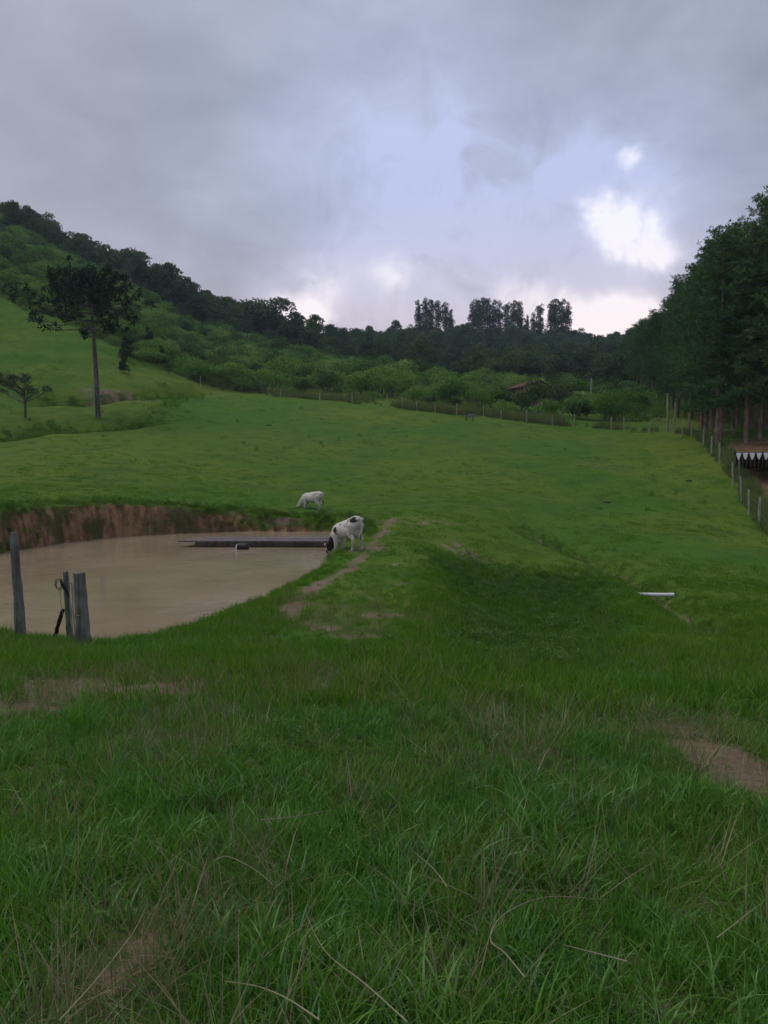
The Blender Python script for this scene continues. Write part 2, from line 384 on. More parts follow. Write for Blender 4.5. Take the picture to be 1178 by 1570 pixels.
def masks(x, y):
    dirt = spots(x, y, BARE)
    dirt = np.maximum(dirt, 0.72*np.exp(-(line_d(x, y, PATH)/0.30)**2))
    dirt = np.maximum(dirt, crest(x, y)*np.clip(.08+1.7*fbm(x, y, 1.3, 66), 0, .6))
    dirt = np.maximum(dirt, .55*np.exp(-((poly_sd(x, y, POND)+.25)/.3)**2)*sstep(.1, .25, fbm(x, y, .7, 67)+.2))
    dirt = np.maximum(dirt, 0.55*np.exp(-(line_d(x, y, DITCH)/0.40)**2))
    dirt = np.maximum(dirt, 0.6*np.exp(-(line_d(x, y, SCARP)/1.0)**2))
    dirt = np.maximum(dirt, 0.55*np.exp(-(line_d(x, y, SCARP2)/0.6)**2))
    fx = np.interp(y, [p[1] for p in FENCE_XY], [p[0] for p in FENCE_XY])
    dirt = np.maximum(dirt, 0.95*sstep(0.8, 2.2, x-fx)*sstep(40, 43, y)*sstep(61, 57, y))
    return np.clip(dirt+(fbm(x, y, 2.2, 60, 4)*0.95)*sstep(.05, .3, dirt), 0, 1)
STRAW_SPOTS = [(210, 1500, 130, 60, 1.0), (120, 1565, 120, 50, .8), (330, 1385, 85, 28, .9), (860, 1400, 95, 30, .9), (1165, 1450, 70, 70, .9), (760, 1112, 95, 26, .8), (470, 1052, 130, 20, .7), (640, 1330, 70, 22, .6), (430, 1480, 80, 26, .6), (700, 1500, 70, 26, .55), (250, 1130, 110, 26, .6), (960, 1130, 90, 20, .6), (560, 1230, 60, 18, .5), (960, 1530, 60, 26, .5)]
def straw_mask(x, y): return np.clip(spots(x, y, STRAW_SPOTS)+fbm(x, y, 1.8, 61)*.5, 0, 1)
DIRT = masks(GX, GY)
ps = poly_sd(GX, GY, POND)
gy, gx = np.gradient(GZ, YS, axis=1), np.gradient(GZ, XS, axis=0)
CLIFF = sstep(0.75, 1.3, np.hypot(gx, gy))*sstep(-2.5, -0.9, ps)*np.interp(PW/2+F*GX/np.maximum(GY, 1), [300, 380], [1, .45])
CLIFF = np.maximum(CLIFF, sstep(-.15, .15, ps))
_fx = np.interp(GY, [p[1] for p in FENCE_XY], [p[0] for p in FENCE_XY])
CLIFF = np.maximum(CLIFF, .8*sstep(0.8, 2.2, GX-_fx)*sstep(40, 43, GY)*sstep(61, 57, GY))

nx, ny = len(XS), len(YS)
idx = np.arange(nx*ny).reshape(nx, ny)
quads = np.stack([idx[:-1, :-1], idx[1:, :-1], idx[1:, 1:], idx[:-1, 1:]], -1).reshape(-1, 4)
gme = mesh_np('pasture_ground', np.stack([GX, GY, GZ], -1).reshape(-1, 3), quads, True)
_px = PW/2+F*GX/np.maximum(GY, 1)
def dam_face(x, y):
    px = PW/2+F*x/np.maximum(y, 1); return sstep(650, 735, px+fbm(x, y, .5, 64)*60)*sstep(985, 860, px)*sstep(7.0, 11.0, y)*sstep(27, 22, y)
FACE = dam_face(GX, GY)  # mask for lush growth and for shade put into the dam face's colour
THATCH = sstep(11.5, 8.0, GY+fbm(GX, GY, .4, 63)*5)
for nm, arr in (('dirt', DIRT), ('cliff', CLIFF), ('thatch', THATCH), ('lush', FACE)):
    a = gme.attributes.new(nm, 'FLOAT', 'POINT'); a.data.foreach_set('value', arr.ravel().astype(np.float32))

m, tt, out = mat('pasture')
pos = tt.new('ShaderNodeNewGeometry').outputs['Position']
nb = tt.noise(pos, 0.06, 4, 0.6); nm_ = tt.noise(pos, 0.55, 5, 0.65); nf = tt.noise(pos, 7.0, 5, 0.7)
g = tt.mix(tt.step(nb, 0.35, 0.65), (0.054, 0.136, 0.011), (0.112, 0.162, 0.018))
g = tt.mix(tt.step(nm_, 0.42, 0.72), g, (0.040, 0.100, 0.010))
g = tt.mix(tt.math('MULTIPLY', tt.step(nf, 0.40, 0.75), 0.75), g, (0.030, 0.070, 0.010))
nst = tt.noise(tt.vmath('MULTIPLY', pos, (0.35, 1.0, 1.0)), 0.9, 4, 0.7)
g = tt.mix(tt.math('MULTIPLY', tt.step(nst, 0.50, 0.78), 0.3), g, (0.130, 0.155, 0.036))
g = tt.mix(tt.math('MULTIPLY', tt.attr('lush'), .6), g, (0.030, 0.080, 0.011))  # lush green plus painted shade on the dam's outer face
g = tt.mix(tt.math('MULTIPLY', tt.attr('thatch'), .8), g, tt.mix(tt.step(nf, .35, .65), (0.036, 0.058, 0.016), (0.085, 0.080, 0.036)))
dr = tt.attr('dirt'); nd_ = tt.noise(pos, 4.5, 6, 0.7); ne = tt.noise(pos, 22.0, 4, 0.7)
dm = tt.step(tt.math('ADD', dr, tt.math('MULTIPLY', tt.math('SUBTRACT', nd_, 0.5), 1.5)), 0.40, 0.66)
soil = tt.mix(tt.step(nm_, .35, .65), (0.225, 0.18, 0.125), (0.155, 0.115, 0.075))
soil = tt.mix(tt.math('MULTIPLY', tt.step(ne, 0.4, 0.7), 0.6), soil, (0.085, 0.06, 0.035))
g = tt.mix(dm, g, soil)
cf = tt.attr('cliff')
st = tt.noise(tt.vmath('MULTIPLY', pos, (1, 1, 0.14)), 3.2, 6, 0.7)
earth = tt.mix(tt.step(st, 0.35, 0.68), (0.095, 0.062, 0.034), (0.300, 0.180, 0.098))
earth = tt.mix(tt.math('MULTIPLY', tt.step(tt.noise(pos, .8, 5), 0.50, 0.64), .8), earth, (0.045, 0.060, 0.02))
cm = tt.step(tt.math('ADD', cf, tt.math('MULTIPLY', tt.math('SUBTRACT', nd_, 0.5), 0.7)), 0.4, 0.65)
g = tt.mix(cm, g, earth)
hgt = tt.math('ADD', nf, tt.math('MULTIPLY', nm_, 1.5))
principled(tt, out, g, 0.95, 0.1, bump(tt, tt.math('ADD', hgt, tt.math('MULTIPLY', st, 0.8)), 0.7, 0.12))
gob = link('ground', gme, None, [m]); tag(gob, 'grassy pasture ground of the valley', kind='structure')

# ------------------------------------------------------------------ water
m, tt, out = mat('muddy_water')
pos = tt.new('ShaderNodeNewGeometry').outputs['Position']
v = tt.vmath('MULTIPLY', pos, (1.0, 1.25, 1.0))
w1 = tt.noise(v, 2.4, 3, 0.55, 0.4); w2 = tt.noise(v, 9.0, 3, 0.6, 0.2)
calm = tt.step(tt.noise(pos, 0.16, 3, 0.5), 0.36, 0.60)
hh = tt.math('ADD', tt.math('MULTIPLY', w1, 0.7), tt.math('MULTIPLY', w2, 0.3))
bm_ = tt.new('ShaderNodeBump'); bm_.inputs['Distance'].default_value = 0.035
tt.l.new(tt.lin(calm, 0, 1, 0.06, 0.55), bm_.inputs['Strength']); tt.l.new(hh, bm_.inputs['Height'])
cw = tt.mix(tt.step(tt.noise(pos, 0.3, 5, .6), .3, .7), (0.235, 0.180, 0.120), (0.32, 0.25, 0.175))
p = principled(tt, out, cw, 0.05, 0.5, bm_.outputs[0]); p.inputs['IOR'].default_value = 1.33
wx0, wx1, wy0, wy1 = POND[:, 0].min()-1.2, POND[:, 0].max()+0.6, POND[:, 1].min()-0.6, POND[:, 1].max()+0.6
wmb = MB(); NX = 24
wv = [(wx0+(wx1-wx0)*i/NX, wy0+(wy1-wy0)*j/NX, ZW) for j in range(NX+1) for i in range(NX+1)]
def keepw(i, j):
    cx = wx0+(wx1-wx0)*(i+.5)/NX; cy = wy0+(wy1-wy0)*(j+.5)/NX
    return float(poly_sd(np.array([cx]), np.array([cy]), POND)[0]) > -2.2
wmb.add(wv, [(j*(NX+1)+i, j*(NX+1)+i+1, (j+1)*(NX+1)+i+1, (j+1)*(NX+1)+i) for j in range(NX) for i in range(NX) if keepw(i, j)])
tag(wmb.build('pond_water', m), 'muddy brown water of the farm pond', kind='structure')
# ------------------------------------------------------------------ foliage builders
def unit(v): return v/np.maximum(np.linalg.norm(v, axis=-1, keepdims=True), 1e-9)
def leaf_cloud(blobs, n, size, shell=0.55, out=0.8, r=None, aspect=0.6, flat=0.0):
    """n small leaf sprays spread through ellipsoid clumps; returns verts, quads"""
    r = r or rng; B = np.array(blobs, float)            # cx cy cz rx ry rz
    wt = B[:, 3]*B[:, 4]+B[:, 4]*B[:, 5]+B[:, 3]*B[:, 5]; k = r.choice(len(B), n, p=wt/wt.sum())
    d = unit(r.normal(size=(n, 3))); d[:, 2] = np.where(d[:, 2] < -0.5, -d[:, 2], d[:, 2])
    rad = shell+(1-shell)*np.sqrt(r.random((n, 1)))
    lump = 1+0.18*np.sin(d[:, :1]*7+k[:, None]*1.7)*np.cos(d[:, 1:2]*6+k[:, None])
    c = B[k, :3]+d*B[k, 3:]*rad*lump
    nrm = unit(d*out+r.normal(size=(n, 3))*0.6+np.array([0, 0, flat]))
    a = unit(np.cross(nrm, r.normal(size=(n, 3)))); b = np.cross(nrm, a)
    s = size*(0.6+0.8*r.random((n, 1)))
    v = np.stack([c-a*s*.5, c+b*s*.5*aspect, c+a*s*.5, c-b*s*.5*aspect], 1).reshape(-1, 3)
    return v, np.arange(4*n).reshape(-1, 4)
def join_np(parts):
    V = []; Fq = []; M = []; b = 0
    for v, f, mi in parts:
        V.append(v); Fq.append(f+b); M.append(np.full(len(f), mi)); b += len(v)
    return np.concatenate(V), np.concatenate(Fq), np.concatenate(M)
def stem_np(pts, rads, n=6):
    mb = MB(); mb.tube(pts, rads, n, cap=False); return np.array([tuple(q) for q in mb.v], float), np.array(mb.f)

M_FOREST = leaf_mat('forest_leaves', (0.044, 0.082, 0.036), (0.115, 0.165, 0.066), nscale=0.05, transl=0.2, gloss=0.03, rnd=.95)
M_SCRUB = leaf_mat('scrub_leaves', (0.105, 0.235, 0.040), (0.245, 0.380, 0.095), nscale=0.06, transl=0.3, gloss=0.03, rnd=.9)
M_PINE = leaf_mat('pine_needles', (0.070, 0.155, 0.062), (0.125, 0.225, 0.086), nscale=0.15, transl=0.2, gloss=0.03)
M_ARAU = leaf_mat('araucaria_needles', (0.022, 0.042, 0.020), (0.034, 0.058, 0.026), nscale=0.3, transl=0.1, gloss=0.03)
M_EUC = leaf_mat('eucalyptus_leaves', (0.035, 0.052, 0.030), (0.055, 0.075, 0.040), nscale=0.1, transl=0.25, gloss=0.04)
M_PALE = leaf_mat('pale_leaves', (0.085, 0.120, 0.060), (0.12, 0.150, 0.085), nscale=0.1, transl=0.3, gloss=0.03)
M_BARK = bark_mat('bark', (0.055, 0.045, 0.035), (0.15, 0.125, 0.10))
M_PBARK = bark_mat('pine_bark', (0.10, 0.068, 0.05), (0.28, 0.21, 0.165))
M_ABARK = bark_mat('araucaria_bark', (0.04, 0.038, 0.035), (0.14, 0.13, 0.12), 3.0, 0.5)

# ---- scatter for what nobody could count (grass, weeds, the mass of a far wood)
def variant_coll(name, meshes):
    c = bpy.data.collections.new(name)
    for i, me in enumerate(meshes):
        c.objects.link(bpy.data.objects.new('%s_%02d' % (name, i), me))
    return c
def scatter(name, coll, P, rot, scl, idx, label, cat=None):
    me = bpy.data.meshes.new(name); n = len(P)
    me.vertices.add(n); me.vertices.foreach_set('co', np.asarray(P, np.float32).ravel())
    for an, typ, key, arr in (('rot', 'FLOAT_VECTOR', 'vector', rot), ('scl', 'FLOAT', 'value', scl)):
        a = me.attributes.new(an, typ, 'POINT'); a.data.foreach_set(key, np.asarray(arr, np.float32).ravel())
    a = me.attributes.new('idx', 'INT', 'POINT'); a.data.foreach_set('value', np.asarray(idx, np.int32))
    o = link(name, me)
    ng = bpy.data.node_groups.new(name, 'GeometryNodeTree')
    ng.interface.new_socket('Geometry', in_out='INPUT', socket_type='NodeSocketGeometry')
    ng.interface.new_socket('Geometry', in_out='OUTPUT', socket_type='NodeSocketGeometry')
    N = ng.nodes; L = ng.links
    gi = N.new('NodeGroupInput'); go = N.new('NodeGroupOutput'); ip = N.new('GeometryNodeInstanceOnPoints')
    ci = N.new('GeometryNodeCollectionInfo'); ci.inputs['Collection'].default_value = coll
    ci.inputs['Separate Children'].default_value = True; ci.inputs['Reset Children'].default_value = True
    def na(an, typ):
        q = N.new('GeometryNodeInputNamedAttribute'); q.data_type = typ; q.inputs['Name'].default_value = an; return q.outputs['Attribute']
    e = N.new('FunctionNodeEulerToRotation'); L.new(na('rot', 'FLOAT_VECTOR'), e.inputs[0])
    L.new(gi.outputs[0], ip.inputs['Points']); L.new(ci.outputs[0], ip.inputs['Instance'])
    ip.inputs['Pick Instance'].default_value = True
    L.new(na('idx', 'INT'), ip.inputs['Instance Index']); L.new(e.outputs[0], ip.inputs['Rotation']); L.new(na('scl', 'FLOAT'), ip.inputs['Scale'])
    L.new(ip.outputs[0], go.inputs[0])
    md = o.modifiers.new('scatter', 'NODES'); md.node_group = ng
    tag(o, label, cat, kind='stuff'); return o

# ------------------------------------------------------------------ far wood on the ridge
def broadleaf(seed, hgt, wid, leaves=2000, leaf=0.62, m=(M_FOREST, M_BARK)):
    r = np.random.default_rng(seed); nb = r.integers(10, 14); bl = []
    for i in range(nb):
        a = r.random()*6.28; q = wid*0.5*r.random()**.6*0.62; z = hgt*(0.22+0.62*r.random())
        s = wid*(0.17+0.13*r.random()); bl.append((q*math.cos(a), q*math.sin(a), z, s, s, s*0.85))
    bl.append((0, 0, hgt*.84, wid*.2, wid*.2, hgt*.14))
    v, f = leaf_cloud(bl, leaves, leaf, r=r)
    tv, tf = stem_np([(0, 0, -1), (0.1, 0, hgt*.25), (0.0, .2, hgt*.55), (.2, 0, hgt*.75)], [hgt*.022, hgt*.018, hgt*.012, .03])
    parts = [(v, f, 0), (tv, tf, 1)]
    for b in bl[:5]:
        sv, sf = stem_np([(0, 0, hgt*.35), (b[0]*.5, b[1]*.5, (hgt*.35+b[2])*.5), b[:3]], [hgt*.010, hgt*.007, .02], 4); parts.append((sv, sf, 1))
    V, Q, MI = join_np(parts)
    me = mesh_np('broadleaf_tree', V, Q, False, MI)
    for q in m: me.materials.append(q)
    return me
forest_me = [broadleaf(100+i, h, w_) for i, (h, w_) in enumerate([(10, 8.5), (11, 8), (9, 9.5), (12, 8.5), (10.5, 10), (8.5, 7.5)])]
def pxof(x, y): return PW/2+F*x/y
FS = ([-150, 0, 150, 300, 450, 589, 750, 900, 1000, 1100], [184, 184, 187, 192, 196, 178, 165, 155, 150, 140])
FE = ([-150, 0, 150, 300, 450, 589, 750, 900, 1178], [225, 228, 250, 290, 345, 385, 410, 390, 350])
cand = []
r = np.random.default_rng(5)
for y in np.arange(140, 420, 9.0):
    for x in np.arange(-0.62*y, 0.62*y, 6.0):
        X = x+r.uniform(-2.6, 2.6); Y = y+r.uniform(-4, 4); px = pxof(X, Y)
        if -90 < px < 1260 and np.interp(px, *FS) < Y < np.interp(px, *FE): cand.append((X, Y))
for y in np.arange(182, 232, 4.2):
    for x in np.arange(-0.6*y, -0.22*y, 4.0):
        X = x+r.uniform(-1.6, 1.6); Y = y+r.uniform(-1.8, 1.8); px = pxof(X, Y)
        if -90 < px < 320 and np.interp(px, *FS)-3 < Y < np.interp(px, *FE): cand.append((X, Y))
cand = np.array(cand); cz = hz(cand[:, 0], cand[:, 1])
sc_ = r.uniform(0.58, 1.22, len(cand))*np.interp(pxof(cand[:, 0], cand[:, 1]), [0, 150, 250, 400, 480, 560, 900, 960], [.6, .66, .9, .95, .8, .7, .72, .8]); rz_ = r.uniform(0, 6.28, len(cand)); ix_ = r.integers(0, 6, len(cand))
# how much of each tree stands clear of the trees in front of it, seen from the pasture
top = (cz+10*sc_-EZ)/cand[:, 1]; bear = cand[:, 0]/cand[:, 1]; show = np.zeros(len(cand))
hor = {}
for i in np.argsort(cand[:, 1]):
    ks = range(int((bear[i]-4/cand[i, 1])*300), int((bear[i]+4/cand[i, 1])*300)+1)
    old = np.mean([hor.get(k, 0.06) for k in ks]); show[i] = max(0, top[i]-old)*F
    for k in ks: hor[k] = max(hor.get(k, 0.06), top[i])
order = np.argsort(-show); ind = order[:280]; rest = order[280:]
for i in ind:
    o = link('broadleaf_tree', forest_me[ix_[i]])
    o.location = (*cand[i], cz[i]-.3); o.rotation_euler = (0, 0, rz_[i]); o.scale = (sc_[i]*r.uniform(.85, 1.15), sc_[i]*r.uniform(.85, 1.15), sc_[i]*r.uniform(.85, 1.25))
    tag(o, 'dark leafy tree in the wood that covers the far ridge', 'tree', 'trees of the wood on the far ridge')
fc = variant_coll('wood_tree', forest_me)
scatter('far_wood', fc, np.column_stack([cand[rest], cz[rest]-.3]), np.column_stack([rest*0, rest*0, rz_[rest]]), sc_[rest], ix_[rest], 'dense mass of dark trees filling the wood on the far ridge', 'wood')

# tall thin trees standing above the ridge line
def eucalyptus(seed, hgt):
    r = np.random.default_rng(seed); bl = []
    z = hgt*.16
    while z < hgt*.98:
        k = (z/hgt-.16)/.84; s = (1.15+1.05*math.sin(min(1, k*1.05)*math.pi)**.8)*r.uniform(.7, 1.15); q = r.uniform(.1, 1.25); a = r.random()*6.28
        bl.append((q*math.cos(a), q*math.sin(a), z, s, s, s*.85)); z += r.uniform(.55, 1.15)
    v, f = leaf_cloud(bl, 2600, .55, r=r, shell=.3)
    tv, tf = stem_np([(0, 0, -1), (.1, 0, hgt*.4), (-.1, .1, hgt*.75), (0, 0, hgt*.97)], [.28, .2, .11, .03])
    parts = [(v, f, 0), (tv, tf, 1)]
    for b in bl[::2]:
        sv, sf = stem_np([(0, 0, b[2]-.9), b[:3]], [.05, .02], 4); parts.append((sv, sf, 1))
    return parts
def tree_thing(name, parts, mats, loc, rz, sc, label, cat='tree', group=None, names=('crown', 'trunk')):
    e = empty(name, loc, rz); e.scale = (sc,)*3
    tag(e, label, cat, group)
    for k, nm in enumerate(names):
        sel = [p for p in parts if p[2] == k]
        if not sel: continue
        V, Q, _ = join_np(sel); link(nm, mesh_np(nm, V, Q, k == 1), e, [mats[k]])
    return e
def copy_thing(src, loc, rz, sc, label=None):
    c = src.copy(); COL.objects.link(c); c.location = loc; c.rotation_euler = (0, 0, rz); c.scale = (sc,)*3
    if label: c['label'] = label
    for ch in src.children:
        d = ch.copy(); COL.objects.link(d); d.parent = c
    return c
euc_src = []; k = 0
EUC = [[642, 652, 661, 672, 683, 691], [724, 731, 739, 747, 756, 765, 778, 787, 796], [808, 818, 828, 845, 852, 861, 870]]
EH = [[.98, 1.02, 1.0, .97, .92, .78], [.95, 1.0, 1.02, 1.0, .98, .96, .93, .97, .94], [.66, .72, .9, .97, 1.0, 1.0, .93]]
GN_ = ['left clump on the ridge', 'middle clump on the ridge', 'right clump on the ridge']
for gi_, (grp, hs) in enumerate(zip(EUC, EH)):
    for px, h_ in zip(grp, hs):
        d = 362+r.uniform(-10, 10); p = at(px, 525, d); loc = (p.x, d, float(hz(p.x, d))-.5)
        lb = 'tall slender airy tree in the ' + GN_[gi_]
        hh_ = (700-462)/F*d+EZ-loc[2]; s_ = h_*hh_/21.0
        if len(euc_src) < 5:
            e = tree_thing('eucalyptus_tree', eucalyptus(300+k, 21.0), (M_EUC, M_BARK), loc, r.random()*6.28, s_, lb, 'tree', 'tall trees in the %s' % GN_[gi_].split(',')[0]); euc_src.append(e)
        else:
            e = copy_thing(euc_src[k % 5], loc, r.random()*6.28, s_, lb); e['group'] = 'tall trees in the %s' % GN_[gi_].split(',')[0]
        k += 1

# ------------------------------------------------------------------ scrub on the slope behind the fence
M_SCRUB2 = leaf_mat('olive_scrub_leaves', (0.060, 0.125, 0.036), (0.125, 0.190, 0.060), nscale=0.06, transl=0.3, gloss=0.03, rnd=.9)
def bush(seed, wid, hgt, leaves=1500, leaf=.26, lm=None):
    r = np.random.default_rng(seed); bl = []
    for i in range(r.integers(5, 9)):
        a = r.random()*6.28; q = wid*.5*r.random()**.5*.6; s = wid*r.uniform(.2, .32)
        bl.append((q*math.cos(a), q*math.sin(a), hgt*(.35+.35*r.random()), s, s, hgt*r.uniform(.22, .34)))
    v, f = leaf_cloud(bl, leaves, leaf, r=r, shell=.6, aspect=.4, flat=.2)
    parts = [(v, f, 0)]
    for b in bl[:5]:
        sv, sf = stem_np([(0, 0, -.4), (b[0]*.6, b[1]*.6, b[2]*.5), b[:3]], [.06, .04, .015], 4); parts.append((sv, sf, 1))
    V, Q, MI = join_np(parts); me = mesh_np('shrub', V, Q, False, MI)
    me.materials.append(lm); me.materials.append(M_BARK); return me
bush_me = [bush(500+i, w_, h, n_, l_, m_) for i, (w_, h, n_, l_, m_) in enumerate([(4.2, 3.2, 1500, .26, M_SCRUB), (3.6, 2.8, 1700, .2, M_SCRUB), (4.8, 3.6, 1500, .3, M_SCRUB), (3.2, 2.6, 1100, .34, M_SCRUB2), (3.4, 4.2, 1200, .30, M_SCRUB2), (5.2, 3.3, 1900, .24, M_SCRUB)])]
SS = ([-150, 0, 100, 180, 280, 300, 450, 589, 750, 900, 1000, 1050], [120, 118, 112, 105, 101, 101, 102, 98, 90, 87, 87, 86])
PINE_EDGE = ([940, 960, 985, 1010, 1040, 1070, 1100, 1140, 1178, 1300], [180, 160, 130, 105, 82, 67, 58.5, 57, 56, 56])
HOUSE = at(815, 596, 118.0)
cand = []; r = np.random.default_rng(71)
for y in np.arange(84, 205, 3.9):
    for x in np.arange(-0.6*y, 0.45*y, 3.7):
        X = x+r.uniform(-1.4, 1.4); Y = y+r.uniform(-1.5, 1.5); px = pxof(X, Y)
        if not (-70 < px < 1046): continue
        if not (np.interp(px, *SS) < Y < np.interp(px, *FS)+6): continue
        if px > 940 and Y > np.interp(px, *PINE_EDGE)-4: continue
        if abs(X-HOUSE.x) < 5 and Y > 100 and Y < 124: continue
        if px > 600 and Y > 150: continue
        cand.append((X, Y))
for y in np.arange(100, 200, 3.2):
    for x in np.arange(-0.6*y, -0.18*y, 3.2):
        X = x+r.uniform(-1.4, 1.4); Y = y+r.uniform(-1.4, 1.4); px = pxof(X, Y)
        if -70 < px < 380 and np.interp(px, *SS)+2 < Y < np.interp(px, *FS)+4: cand.append((X, Y))
cand = np.array(cand); cz = hz(cand[:, 0], cand[:, 1]); pxs = pxof(cand[:, 0], cand[:, 1])
sc_ = r.uniform(.5, 1.3, len(cand))*np.interp(pxs, [0, 300, 450, 620, 750, 900], [1.0, 1.0, 1.1, 1.22, 1.1, 1.05])
edge = cand[:, 1]-np.interp(pxs, *SS) < 3; sc_ = np.where(edge, sc_*.62, sc_)
rz_ = r.uniform(0, 6.28, len(cand)); ix_ = r.integers(0, 6, len(cand))
top = (cz+3*sc_-EZ)/cand[:, 1]; bear = cand[:, 0]/cand[:, 1]; show = np.zeros(len(cand)); hor = {}
for i in np.argsort(cand[:, 1]):
    ks = range(int((bear[i]-1.8*sc_[i]/cand[i, 1])*600), int((bear[i]+1.8*sc_[i]/cand[i, 1])*600)+1)
    old = np.mean([hor.get(k, .02) for k in ks]); show[i] = max(0, top[i]-max(old, (cz[i]-EZ)/cand[i, 1]))*F*sc_[i]/cand[i, 1]
    for k in ks: hor[k] = max(hor.get(k, .02), top[i])
order = np.argsort(-show); ind = order[:290]; rest = order[290:]
for i in ind:
    o = link('shrub', bush_me[ix_[i]]); o.location = (*cand[i], cz[i]-.15); o.rotation_euler = (r.normal()*.06, r.normal()*.06, rz_[i]); o.scale = (sc_[i]*r.uniform(.8, 1.2), sc_[i]*r.uniform(.8, 1.2), sc_[i]*r.uniform(.7, 1.1))
    tag(o, 'rounded light green shrub in the scrub behind the pasture fence', 'shrub', 'shrubs of the scrub between pasture and wood')
bc = variant_coll('scrub_shrub', bush_me)
scatter('scrub', bc, np.column_stack([cand[rest], cz[rest]-.15]), np.column_stack([rest*0, rest*0, rz_[rest]]), sc_[rest], ix_[rest], 'thick light green scrub covering the slope behind the pasture', 'scrub')

# ------------------------------------------------------------------ pine plantation on the right
def pine(seed, hgt, bare):
    r = np.random.default_rng(seed); tv, tf = stem_np([(0, 0, -.6), (.05, 0, hgt*.3), (-.05, .06, hgt*.65), (0, 0, hgt*.98)], [.19, .16, .1, .02], 8)
    parts = [(tv, tf, 1)]; V = []
    z = hgt*bare
    while z < hgt*.985:
        t_ = (z-hgt*bare)/(hgt*(1-bare)); L = (3.3*(1-t_)**.75+.4)*(0.75 if t_ < .06 else 1)
        for b in range(r.integers(5, 7)):
            a = r.random()*6.28; l = L*r.uniform(.7, 1.15); up = .05+.75*t_+r.uniform(-.1, .12)
            p0 = np.array([0, 0, z+r.uniform(-.2, .2)]); dr = np.array([math.cos(a), math.sin(a), 0.0])
            p1 = p0+dr*l*.55+np.array([0, 0, up*l*.35-.05*l]); p2 = p0+dr*l+np.array([0, 0, up*l*.62])
            sv, sf = stem_np([p0, p1, p2], [.035, .025, .01], 3); parts.append((sv, sf, 1))
            nt = max(4, int(l*6.5))
            for q in np.linspace(.22, 1.0, nt):
                c = (p0*(1-q)**2+2*p1*q*(1-q)+p2*q*q)+r.normal(size=3)*np.array([.30, .30, .16])*(1.3-q*.5)
                nn = 13; dd_ = unit(r.normal(size=(nn, 3))*np.array([1, 1, .7])+dr*.6+np.array([0, 0, .45])); ln = r.uniform(.18, .42, (nn, 1))
                sd_ = unit(np.cross(dd_, r.normal(size=(nn, 3))))*r.uniform(.028, .05, (nn, 1))
                V.append(np.stack([c+dd_*.02-sd_*.3, c+dd_*ln*.55+sd_, c+dd_*ln, c+dd_*ln*.55-sd_], 1).reshape(-1, 3))
        z += r.uniform(.55, .85)*(1.1-.35*t_)
    v = np.concatenate(V); parts.append((v, np.arange(len(v)).reshape(-1, 4), 0)); return parts
pine_spec = [(18.5, .20), (19.5, .28), (17.5, .16), (19, .34)]
pine_src = []; spots_p = []; r = np.random.default_rng(72)
ENV = ([950, 985, 1020, 1060, 1100, 1140, 1178, 1300], [505, 488, 448, 393, 345, 314, 288, 240])
for px, py, d in [(1100, 676, 58.5), (1106, 676, 60), (1090, 668, 63.5), (1083, 665, 66), (1143, 670, 57.5), (1165, 668, 58.5), (1076, 668, 67), (1125, 668, 64), (1190, 670, 57), (1210, 672, 56)]:
    p = at(px, py, d); spots_p.append((p.x, d, True))
for y in np.arange(58, 185, 4.2):
    for x in np.arange(.26*y, .66*y, 3.5):
        X = x+r.uniform(-1.1, 1.1); Y = y+r.uniform(-1.3, 1.3); px = pxof(X, Y); e = np.interp(px, *PINE_EDGE)
        if px < 950 or px > 1300 or Y < e+(6 if px > 1060 else 0) or Y > e+(80 if px > 1050 else 46): continue
        if Y > e+40 and r.random() < .45: continue
        if min((X-a)**2+(Y-b)**2 for a, b, _ in spots_p) < 5.5: continue
        spots_p.append((X, Y, False))
for i, (X, Y, front) in enumerate(spots_p):
    v_ = (1 if front and i in (0, 1, 2, 3) else i) % 4; loc = (X, Y, float(hz(X, Y))-.1)
    px = pxof(X, Y); s_ = r.uniform(.93, 1.0)*float(np.clip((at(px, np.interp(px, *ENV), Y).z-loc[2])/18.6, .5, 1.12))
    lb = 'tall dark pine inside the plantation on the right' if not front else ['slim straight pine at the edge, third bare trunk from the left pole', 'slim pine trunk just behind the plantation edge left of the dirt cut', 'slim pine second from the fence corner', 'slim pine nearest the fence corner', 'thicker pine with bare trunk above the red earth and white shed trim', 'rightmost pine trunk above the shed roof', 'thin pine trunk closest to the leaning white pole', 'pine set back between the two groups of bare trunks', 'pine just past the right edge above the shed', 'pine past the right edge behind the shed'][i]
    if len(pine_src) < 4:
        v_ = len(pine_src); e = tree_thing('pine_tree', pine(700+v_, *pine_spec[v_]), (M_PINE, M_PBARK), loc, r.random()*6.28, s_, lb, 'tree', 'pines of the plantation'); pine_src.append(e)
    else:
        e = copy_thing(pine_src[v_], loc, r.random()*6.28, s_, lb)

